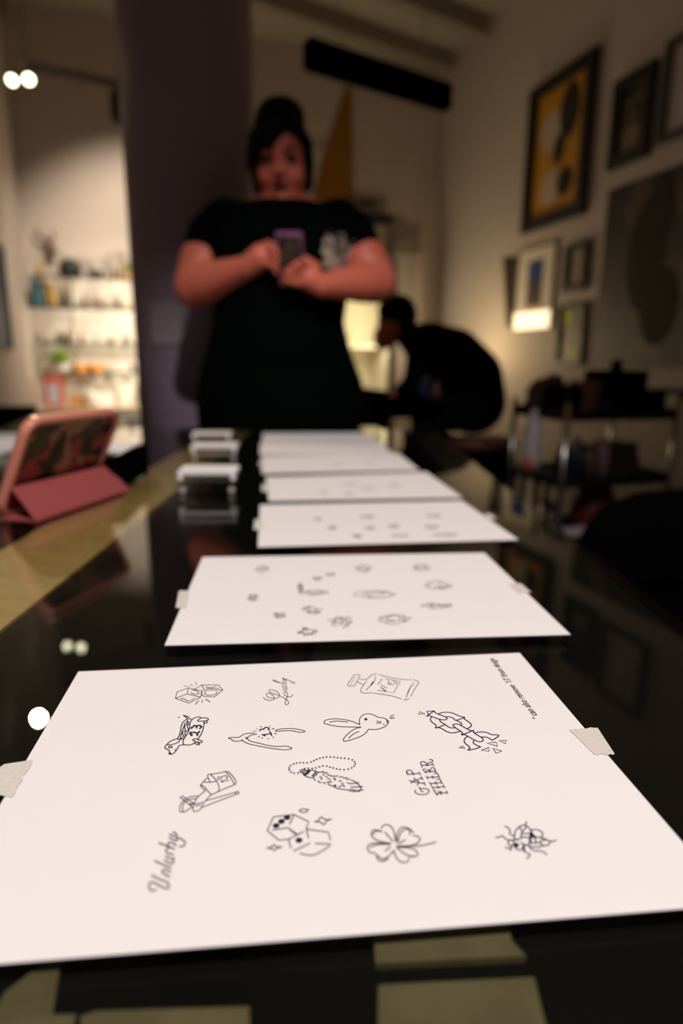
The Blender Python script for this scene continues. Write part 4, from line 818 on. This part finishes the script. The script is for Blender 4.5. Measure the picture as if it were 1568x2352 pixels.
ci('dark_box', 'dark box with a black lid at the right of the middle cart shelf', 'box', .71, .42, 1, lambda bm, p: (box(bm, p+Z*.07, (.12, .16, .14), cx_, cy_, Z, .003), box(bm, p+Z*.15, (.13, .17, .02), cx_, cy_, Z, .003)), c_(.07, .05, .045))
ci('drawer_box', 'pale striped box behind the bottles on the middle cart shelf', 'box', .62, .82, 1, bxf(.24, .08, .13), c_(.30, .22, .20))
ci('red_bag', 'dark red bag hanging full on the bottom shelf of the cart', 'bag', .60, .5, 2, lambda bm, p: loft(bm, [(p, cx_*.10, cy_*.09), (p+Z*.08, cx_*.12, cy_*.11), (p+Z*.18, cx_*.10, cy_*.09), (p+Z*.24, cx_*.07, cy_*.06)], 20), c_(.10, .008, .01), True)
ci('paper_pile', 'loose pale paper hanging over the front of the bottom cart shelf', 'papers', .30, .22, 2, lambda bm, p: (box(bm, p+Z*.035, (.16, .12, .004), cx_, cy_, Z), box(bm, p+Z*.04+cx_*.03, (.15, .10, .004), (cx_+cy_*.3).normalized(), (cy_-cx_*.3).normalized(), Z)), c_(.60, .50, .50))
ci('tan_cushion', 'rounded tan bundle on the left of the bottom cart shelf', 'bundle', .20, .68, 2, lambda bm, p: ell(bm, p+Z*.08, (.085, .09, .08)), c_(.55, .36, .22), True)
ci('navy_pouch', 'navy pouch in front of the tan bundle on the bottom cart shelf', 'pouch', .12, .30, 2, lambda bm, p: ell(bm, p+Z*.035, (.045, .045, .035)), c_(.03, .035, .07), True)
# small stand in front of the cart's left end
t = thing('side_stand', 'small black side stand between the stool and the cart', 'stand', (.785, 2.60, 0))
bm = B(); box(bm, (.785, 2.60, .589), (.13, .18, .02), bev=.003); finish('top', bm, M_black, t)
for x in (.735, .835):
    for y in (2.53, 2.67): bm = B(); box(bm, (x, y, .2895), (.02, .02, .579)); finish('leg', bm, M_black, t)
q_ = Vector((.79, 2.63, .5995))
t = thing('spray_bottle', 'tall translucent white spray bottle standing left of the cart', 'bottle', q_)
bm = B(); lathe(bm, q_, [(.036, 0), (.038, .02), (.038, .17), (.014, .22), (.014, .24)], 20); finish('body', bm, c_(.34, .30, .30), t, True)
bm = B(); box(bm, q_+Z*.262-ACR*.010, (.065, .028, .03), bev=.005); box(bm, q_+Z*.235-ACR*.028, (.012, .015, .045), bev=.003); finish('trigger_head', bm, M_black, t)
q_ = Vector((.755, 2.54, .5995)); bm = B(); lathe(bm, q_, [(.017, 0), (.017, .04), (.010, .055)], 14); tag(finish('small_jar', bm, c_(.40, .06, .03), None, True), 'small red jar in front of the spray bottle', 'jar')

# black chair close by at the right of the table
t = thing('lounge_chair', 'black padded chair with a rounded back beside the right edge of the table', 'chair', (1.0, 1.55, 0))
bm = B(); loft(bm, [(Vector((.95, 1.62, z)), Vector((.34*f, .06*f, 0)), Vector((-.02, .09*g, 0))) for z, f, g in ((.40, .95, .9), (.50, 1, 1), (.60, .98, 1), (.66, .86, .9), (.695, .6, .7), (.705, .25, .3))], 40); finish('backrest', bm, M_matte, t, True)
bm = B(); box(bm, (.98, 1.30, .43), (.60, .55, .13), bev=.05); finish('seat', bm, M_matte, t, True)
bm = B(); cone(bm, (.98, 1.32, .06), (.98, 1.32, .37), .03, .03); finish('gas_column', bm, M_chrome, t, True)
bm = B()
for k in range(5): a = k*2*PI/5; tube(bm, [Vector((.98, 1.32, .09)), Vector((.98+.28*math.cos(a), 1.32+.28*math.sin(a), .05))], .018); ell(bm, (.98+.28*math.cos(a), 1.32+.28*math.sin(a), .03), .03)
finish('star_base', bm, M_black, t, True)

# ------------------------------------------------------------ stool, treatment bed, desk lamp, bent person
def Pt(u, v, Y): return pt(u, v, Y)
sc = Pt(1085, 1000, 3.46); sc.z = Pt(1088, 925, 3.42).z-.195
t = thing('stool', 'round stool with a dull red-brown seat under the bent person', 'stool', (sc.x, sc.y, 0))
bm = B(); lathe(bm, (sc.x, sc.y, sc.z-.05), [(.17, 0), (.19, .02), (.19, .05), (.17, .07)], 32); finish('seat', bm, c_(.16, .05, .035), t, True)
bm = B(); cone(bm, (sc.x, sc.y, .06), (sc.x, sc.y, sc.z-.05), .03, .03); finish('column', bm, M_black, t, True)
bm = B()
for k in range(5): a = k*2*PI/5+.3; tube(bm, [Vector((sc.x, sc.y, .10)), Vector((sc.x+.20*math.cos(a), sc.y+.20*math.sin(a), .055))], .018); ell(bm, (sc.x+.20*math.cos(a), sc.y+.20*math.sin(a), .03), .03)
finish('star_base', bm, M_black, t, True)
t = thing('drawer_unit', 'low black drawer unit on the floor behind the stool', 'drawers', (.80, 3.95, 0))
bm = B(); box(bm, (.78, 3.98, .29), (.50, .38, .56), ACR, SIDE, Z, .006); finish('body', bm, M_matte, t)
for k in range(3):
    bm = B(); q_ = Vector((.78, 3.98, .11+.18*k))-SIDE*.196; box(bm, q_, (.46, .012, .165), ACR, SIDE, Z, .003); d_ = finish('drawer', bm, M_matte, t)
    bm = B(); box(bm, q_-SIDE*.012+Z*.04, (.14, .010, .012), ACR, SIDE, Z, .002); finish('handle', bm, M_black, d_)
bc = Pt(900, 935, 3.55)
bt = Pt(900, 905, 3.45).z
t = thing('treatment_bed', 'black padded treatment bed behind the woman under the bent person', 'bed', (bc.x, bc.y+.1, 0))
def bedp(a, b, z): return Vector((bc.x, bc.y+.1, z))+Vector((.96, .28, 0))*a+Vector((-.28, .96, 0))*b
bm = B(); box(bm, bedp(-.16, .05, bt-.05), (.50, 1.2, .10), Vector((.96, .28, 0)).normalized(), Vector((-.28, .96, 0)).normalized(), Z, .035); finish('cushion', bm, M_matte, t, True)
bm = B(); box(bm, bedp(-.26, .05, (bt-.11)/2), (.26, .8, bt-.11), Vector((.96, .28, 0)).normalized(), Vector((-.28, .96, 0)).normalized(), Z, .01); finish('base', bm, M_black, t)
# bottles on the bed edge, blurred
q_ = bedp(-.02, -.50, bt+.001); bm = B(); lathe(bm, q_, [(.02, 0), (.02, .06), (.008, .075), (.008, .09)], 14); tag(finish('ink_bottle', bm, c_(.02, .06, .20), None, True), 'small blue ink bottle on the black treatment bed', 'bottle')
q_ = bedp(.05, -.50, bt+.001); bm = B(); lathe(bm, q_, [(.02, 0), (.02, .05), (.008, .065), (.008, .08)], 14); tag(finish('ink_bottle', bm, c_(.28, .12, .14), None, True), 'small dusty pink ink bottle on the black treatment bed', 'bottle')
# desk lamp behind the bent person, lighting the right wall
lp = Vector((0.72, 4.85, 1.10))
t = thing('desk_lamp', 'desk lamp on a floor stand hidden behind the bent person, lighting the wall', 'lamp', (lp.x, lp.y, 0))
bm = B(); cone(bm, (lp.x, lp.y, 0.001), (lp.x, lp.y, .025), .13, .12, 24); finish('base', bm, M_black, t, True)
bm = B(); cone(bm, (lp.x, lp.y, .025), (lp.x, lp.y, .98), .011, .011); finish('pole', bm, M_black, t, True)
bm = B(); prof = [(.012, -.13), (.045, -.10), (.070, -.045), (.066, -.045), (.042, -.095), (.010, -.12)]
loft(bm, [(lp+Z*h_, Vector((r_, 0, 0)), Vector((0, r_, 0))) for r_, h_ in prof], 28); finish('lamp_shade', bm, M_matte, t, True)
bm = B(); ell(bm, lp, .028); finish('bulb', bm, mat('desk_bulb', (1, .9, .6), .4, emit=(1, .78, .45), es=6), t, True)

pY = 3.42
t = thing('person', 'person in black bending far over on a stool, head down, at the treatment bed', 'person', (sc.x, sc.y, 0))
torso = [Pt(1088, 925, pY), Pt(1082, 868, pY), Pt(1040, 822, pY-.02), Pt(985, 798, pY-.05), Pt(948, 778, pY-.06)]
sh1 = Pt(968, 812, pY-.18); sh2 = Pt(1000, 800, pY+.16)
el1 = Pt(948, 880, pY-.22); el2 = Pt(1018, 880, pY+.15)
h1 = Pt(905, 912, pY-.16); h2 = Pt(925, 905, pY+.02)
hd = Pt(905, 735, pY-.06); 
bm = B()
limb(bm, torso, [.17, .165, .155, .13, .08], 24)
for k in (-1, 1):
    hp = torso[0]+Vector((-.02, k*.09, -.03)); kn = Pt(975, 965, pY+k*.16); ft = Vector((kn.x+.02, kn.y, .06))
    limb(bm, [hp, kn, Vector((kn.x+.03, kn.y, .30)), ft], [.115, .075, .06, .045])
    limb(bm, [ft, ft+Vector((-.16, -.03, -.02))], [.045, .035])
limb(bm, [torso[3], sh1, el1, el1+(h1-el1)*.55], [.10, .075, .052, .045])
limb(bm, [torso[3], sh2, el2, el2+(h2-el2)*.6], [.10, .075, .052, .045])
M_blackcloth = mat('black_cotton', (.006, .006, .007), .95, spec=.1)
skin = B()
limb(skin, [Pt(955, 782, pY-.06), hd+Vector((.04, 0, -.01))], [.062, .055])
ell(skin, hd+Vector((-.01, -.01, -.02)), (.078, .075, .10)); ell(skin, hd+Vector((-.055, -.02, -.09)), (.05, .055, .06)); ell(skin, hd+Vector((-.085, -.03, -.065)), (.022, .016, .02))
for a_, b_, s_ in ((el1, h1, 1), (el2, h2, -1)):
    limb(skin, [a_+(b_-a_)*.3, b_], [.042, .028]); d_ = (b_-a_).normalized(); sd_ = d_.cross(Z).normalized()
    ell(skin, b_+d_*.04, (.035, .045, .022), (sd_, d_, sd_.cross(d_)))
    for f in range(4):
        o_ = b_+d_*.07+sd_*(f-1.5)*.018; limb(skin, [o_, o_+d_*.03-Z*.012, o_+d_*.042-Z*.035], [.009, .0085, .007], 8)
    limb(skin, [b_+sd_*.025*s_, b_+d_*.035+sd_*.045*s_-Z*.015, b_+d_*.06+sd_*.035*s_-Z*.03], [.011, .010, .008], 8)
remesh('body', skin, M_skin, t, .006)
remesh('clothing', bm, M_blackcloth, t, .012)
bm = B(); ell(bm, hd+Vector((.02, .0, .022)), (.098, .092, .105)); ell(bm, hd+Vector((.05, 0, -.05)), (.055, .08, .08)); ell(bm, hd+Vector((-.03, -.05, .04)), (.06, .05, .06)); remesh('hair', bm, M_hair, t, .008)

# ------------------------------------------------------------ the woman behind the table
t = thing('person', 'large woman with dark upswept hair in a dark green dress looking down at her phone', 'person', (pt(655, 900, 2.22).x, 2.22, 0))
WY = 2.20
rings = [(1180, 462, 850), (1080, 458, 852), (1000, 456, 852), (930, 450, 848), (870, 456, 832), (800, 474, 806), (740, 488, 792), (680, 492, 800), (620, 484, 812), (570, 478, 818), (530, 478, 812), (494, 494, 792), (475, 524, 769), (463, 560, 742)]
dep = [.25, .25, .25, .245, .24, .225, .21, .215, .225, .21, .185, .15, .11, .08]
R = []
bot = pt(655, 1180, WY)
for zlow, w_, d_ in ((.50, .25, .22), (.62, .275, .24)): R.append((Vector((pt(655, 1000, WY).x, WY+.02, zlow)), Vector((w_, 0, 0)), Vector((0, d_, 0))))
for (v, a_, b_), d_ in zip(rings, dep):
    A_ = pt(a_+2, v, WY); Bq = pt(b_-2, v, WY)
    if A_.z < .66: continue
    c_y = WY+.01
    R.append((Vector(((A_.x+Bq.x)/2, c_y, (A_.z+Bq.z)/2)), Vector(((Bq.x-A_.x)/2, 0, 0)), Vector((0, d_, 0))))
dress = B(); loft(dress, R, 48)
# bust and belly
ell(dress, pt(590, 600, WY-.12), (.11, .10, .10)); ell(dress, pt(710, 600, WY-.12), (.11, .10, .10)); ell(dress, pt(650, 800, WY-.04), (.19, .20, .17))
# arms
Ls, Le, Lw = pt(487, 548, WY), pt(447, 660, WY-.06), pt(570, 612, 1.985)
Rs, Re, Rw = pt(806, 548, WY), pt(863, 648, WY-.06), pt(738, 655, 1.965)
limb(dress, [pt(520, 520, WY), Ls, Ls+(Le-Ls)*.28], [.085, .082, .078], 20)
limb(dress, [pt(775, 520, WY), Rs, Rs+(Re-Rs)*.28], [.085, .084, .080], 20)
M_dress = bpy.data.materials.new('dark_green_dress'); M_dress.use_nodes = True; nt = M_dress.node_tree; bs = nt.nodes['Principled BSDF']
bs.inputs['Roughness'].default_value = .9; bs.inputs['Specular IOR Level'].default_value = .04
geo = nt.nodes.new('ShaderNodeTexCoord'); 
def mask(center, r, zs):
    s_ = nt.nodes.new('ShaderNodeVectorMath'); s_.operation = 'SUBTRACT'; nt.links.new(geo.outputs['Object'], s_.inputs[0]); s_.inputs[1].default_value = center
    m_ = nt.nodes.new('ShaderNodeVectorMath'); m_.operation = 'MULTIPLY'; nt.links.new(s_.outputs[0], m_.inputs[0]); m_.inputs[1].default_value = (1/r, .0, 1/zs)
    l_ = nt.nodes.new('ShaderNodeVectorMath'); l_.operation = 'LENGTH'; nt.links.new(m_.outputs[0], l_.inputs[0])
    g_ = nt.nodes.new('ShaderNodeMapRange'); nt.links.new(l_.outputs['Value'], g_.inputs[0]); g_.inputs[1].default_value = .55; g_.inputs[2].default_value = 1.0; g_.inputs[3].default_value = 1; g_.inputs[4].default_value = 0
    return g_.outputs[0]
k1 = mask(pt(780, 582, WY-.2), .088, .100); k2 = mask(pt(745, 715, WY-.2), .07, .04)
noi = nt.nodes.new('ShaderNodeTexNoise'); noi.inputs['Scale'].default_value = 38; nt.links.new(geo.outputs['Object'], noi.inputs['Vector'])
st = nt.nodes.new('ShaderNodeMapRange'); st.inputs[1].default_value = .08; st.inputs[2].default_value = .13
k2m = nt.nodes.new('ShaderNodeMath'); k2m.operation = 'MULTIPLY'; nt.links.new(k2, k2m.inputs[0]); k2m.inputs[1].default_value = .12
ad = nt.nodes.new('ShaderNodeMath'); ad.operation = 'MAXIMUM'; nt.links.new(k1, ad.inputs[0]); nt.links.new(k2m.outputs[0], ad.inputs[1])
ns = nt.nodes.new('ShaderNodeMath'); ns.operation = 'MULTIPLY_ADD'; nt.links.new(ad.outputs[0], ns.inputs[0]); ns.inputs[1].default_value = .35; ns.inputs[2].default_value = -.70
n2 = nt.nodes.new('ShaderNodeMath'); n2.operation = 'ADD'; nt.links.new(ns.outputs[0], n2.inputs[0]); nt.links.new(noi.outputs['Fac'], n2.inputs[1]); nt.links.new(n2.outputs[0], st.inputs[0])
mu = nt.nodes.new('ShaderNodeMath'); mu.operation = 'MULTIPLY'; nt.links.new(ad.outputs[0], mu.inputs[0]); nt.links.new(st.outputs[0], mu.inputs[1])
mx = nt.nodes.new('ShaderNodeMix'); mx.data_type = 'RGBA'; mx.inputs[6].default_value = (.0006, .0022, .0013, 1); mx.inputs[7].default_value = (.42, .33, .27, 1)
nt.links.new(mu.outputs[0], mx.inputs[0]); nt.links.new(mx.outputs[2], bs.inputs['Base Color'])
dress_o = remesh('dress', dress, M_dress, t, .009, 6)
# body skin: head, neck, shoulders, arms, hands, legs
sk = B()
HC = pt(645, 372, WY-.02)                       # head centre
tilt = math.radians(14); fy = Vector((.04, -math.cos(tilt), -math.sin(tilt))).normalized(); fz = Vector((0.02, -math.sin(tilt), math.cos(tilt))); fx = fy.cross(fz).normalized(); fx = Vector((abs(fx.x), fx.y, fx.z)); fz = fx.cross(-fy).normalized()*1
if fz.z < 0: fz = -fz
A3 = (fx, fy, fz)
def hp(x, y, z): return HC+fx*x+fy*y+fz*z        # x right, y forward, z up
ell(sk, hp(0, -.02, .03), (.083, .100, .100), A3)
ell(sk, hp(0, .018, -.030), (.076, .078, .090), A3)
ell(sk, hp(0, .030, -.075), (.058, .060, .045), A3)        # jaw
ell(sk, hp(0, .072, -.098), (.026, .022, .020), A3)        # chin
for s in (-1, 1):
    ell(sk, hp(s*.044, .062, -.040), (.028, .026, .028), A3)   # cheeks
    ell(sk, hp(s*.034, .084, .024), (.024, .010, .006), A3)    # brows
    ell(sk, hp(s*.084, -.012, -.005), (.010, .018, .030), A3)  # ears
limb(sk, [hp(0, .092, .010), hp(0, .108, -.022)], [.009, .013], 12)
ell(sk, hp(0, .108, -.026), (.018, .014, .011), A3)
ell(sk, hp(0, .088, -.062), (.026, .012, .012), A3)
limb(sk, [hp(0, -.03, -.06), pt(648, 478, WY+.0)], [.066, .078], 24)
ell(sk, pt(650, 486, WY), (.165, .095, .045)); ell(sk, pt(650, 520, WY), (.20, .12, .09))
# torso core inside the dress keeps the body in one piece
limb(sk, [pt(650, 540, WY+.02), pt(650, 640, WY+.03), Vector((HC.x, WY+.03, .95)), Vector((HC.x, WY+.03, .85))], [.13, .15, .16, .16], 20)
limb(sk, [pt(540, 540, WY), Ls, Ls+(Le-Ls)*.55, Le, Le+(Lw-Le)*.3, Le+(Lw-Le)*.65, Lw], [.06, .072, .076, .066, .060, .046, .033], 24)
limb(sk, [pt(760, 540, WY), Rs, Rs+(Re-Rs)*.55, Re, Re+(Rw-Re)*.3, Re+(Rw-Re)*.65, Rw], [.06, .072, .076, .066, .060, .046, .033], 24)
for s in (-1, 1):
    lx = HC.x+s*.11; limb(sk, [Vector((lx, WY+.03, .90)), Vector((lx, WY+.02, .50)), Vector((lx, WY+.03, .30)), Vector((lx, WY+.05, .09))], [.13, .085, .075, .045], 20)
    limb(sk, [Vector((lx, WY+.06, .05)), Vector((lx+s*.01, WY-.10, .035))], [.042, .032], 14)
# hands. phone frame
PHC = pt(668, 596, 1.925)
px_ = Vector((1, .0, 0)); pz_ = Vector((-.04, -.42, .91)).normalized(); pn_ = px_.cross(pz_).normalized()   # phone leans toward her
if pn_.y > 0: pn_ = -pn_                                                                                  # outward, to the camera
def ph(x, z, n_): return PHC+px_*x+pz_*z+pn_*n_
# left-of-picture hand: thumb + fingers pinching the phone's left edge and tapping
palm = pt(598, 590, 1.965)
limb(sk, [Lw, palm], [.034, .036], 16); ell(sk, palm+Z*.004, (.034, .020, .034))
for k, (kn, md, tp) in enumerate(((pt(606, 563, 1.955), pt(628, 566, 1.925), ph(-.040, .020, .014)), (pt(610, 574, 1.945), pt(634, 578, 1.915), ph(-.038, .002, .016)), (pt(612, 590, 1.945), pt(632, 595, 1.92), ph(-.042, -.016, .016)), (pt(610, 606, 1.95), pt(628, 612, 1.925), ph(-.044, -.032, .014)))):
    limb(sk, [palm+(kn-palm)*.3, kn, md, tp], [.010, .0090, .0078, .0068], 10)
limb(sk, [palm+Vector((.0, .02, .0)), pt(615, 560, 1.985), ph(-.036, .030, -.014)], [.014, .012, .009], 10)
# other hand: cradles the phone from below, fingers wrap across its back
palm2 = pt(712, 640, 1.955)
limb(sk, [Rw, palm2], [.034, .036], 16); ell(sk, palm2, (.038, .020, .034))
for kn, md, tp in ((pt(705, 612, 1.93), pt(690, 600, 1.90), ph(-.004, -.018, .014)), (pt(694, 622, 1.925), pt(675, 612, 1.895), ph(-.020, -.030, .014)), (pt(686, 636, 1.925), pt(664, 628, 1.90), ph(-.026, -.048, .014)), (pt(684, 652, 1.93), pt(660, 645, 1.91), ph(-.030, -.066, .012))):
    limb(sk, [palm2+(kn-palm2)*.3, kn, md, tp], [.010, .0090, .0078, .0068], 10)
limb(sk, [palm2+Z*.01, pt(728, 612, 1.955), ph(.040, .0, -.012)], [.014, .012, .009], 10)
remesh('body', sk, M_skin, t, .0036, 3)
# face details
M_eye = mat('eye_white', (.07, .05, .05), .3); M_lid = mat('dark_eyeshadow', (.035, .012, .012), .6)
for s in (-1, 1):
    bm = B(); ell(bm, hp(s*.034, .083, .004), (.0155, .0100, .0100), A3); ell(bm, hp(s*.034, .086, .010), (.019, .009, .008), A3); e_ = finish('eyelid', bm, M_lid, t, True)
    bm = B(); ell(bm, hp(s*.034, .0885, -.002), (.009, .006, .004), A3); finish('eye', bm, M_eye, e_, True)
    bm = B(); limb(bm, [hp(s*.018, .096, .027), hp(s*.036, .094, .034), hp(s*.054, .078, .028)], [.0035, .004, .0025], 8); finish('eyebrow', bm, M_hair, t, True)
bm = B(); ell(bm, hp(0, .0985, -.057), (.023, .008, .006), A3); ell(bm, hp(0, .098, -.067), (.020, .009, .007), A3); finish('lips', bm, M_lip, t, True)
# hair: back shell, bouffant, side swoop
bm = B()
ell(bm, hp(0, -.035, .035), (.098, .095, .100), A3)
ell(bm, hp(.003, -.025, .117), (.078, .080, .062), A3); ell(bm, hp(0, .0, .100), (.080, .075, .055), A3)
limb(bm, [hp(.01, .060, .105), hp(-.035, .080, .070), hp(-.072, .062, .030), hp(-.090, .030, -.012)], [.030, .034, .030, .018], 16)
ell(bm, hp(-.068, .045, .045), (.032, .040, .048), A3)
limb(bm, [hp(.04, .055, .095), hp(.082, .025, .05), hp(.088, .0, -.01), hp(.080, -.02, -.07)], [.024, .020, .017, .018], 14)
limb(bm, [hp(-.085, -.02, 0), hp(-.075, -.04, -.08)], [.02, .02], 14)
limb(bm, [hp(0, -.08, -.02), hp(0, -.08, -.09)], [.06, .05], 14)
remesh('hair', bm, M_hair, t, .006, 3)
# phone
ph_t = thing('phone', 'smartphone with a purple edge held up in both hands by the woman', 'phone', PHC)
bm = B(); box(bm, PHC, (.074, .009, .150), px_, pn_, pz_, .003); finish('body', bm, mat('purple_case', (.30, .10, .24), .4), ph_t)
bm = B(); box(bm, PHC+pn_*.0052-pz_*.004, (.066, .0012, .134), px_, pn_, pz_); finish('back_panel', bm, blobs('phone_pattern', (.02, .012, .008), [(.10, .07, .015), (.05, .015, .015)], 40, (.52, .6), 2), ph_t)
bm = B()
for k in (-1, 1): cone(bm, ph(-.016, .052+k*.011, .0058), ph(-.016, .052+k*.011, .008), .007, .007, 14)
finish('camera_lens', bm, M_black, ph_t, True)
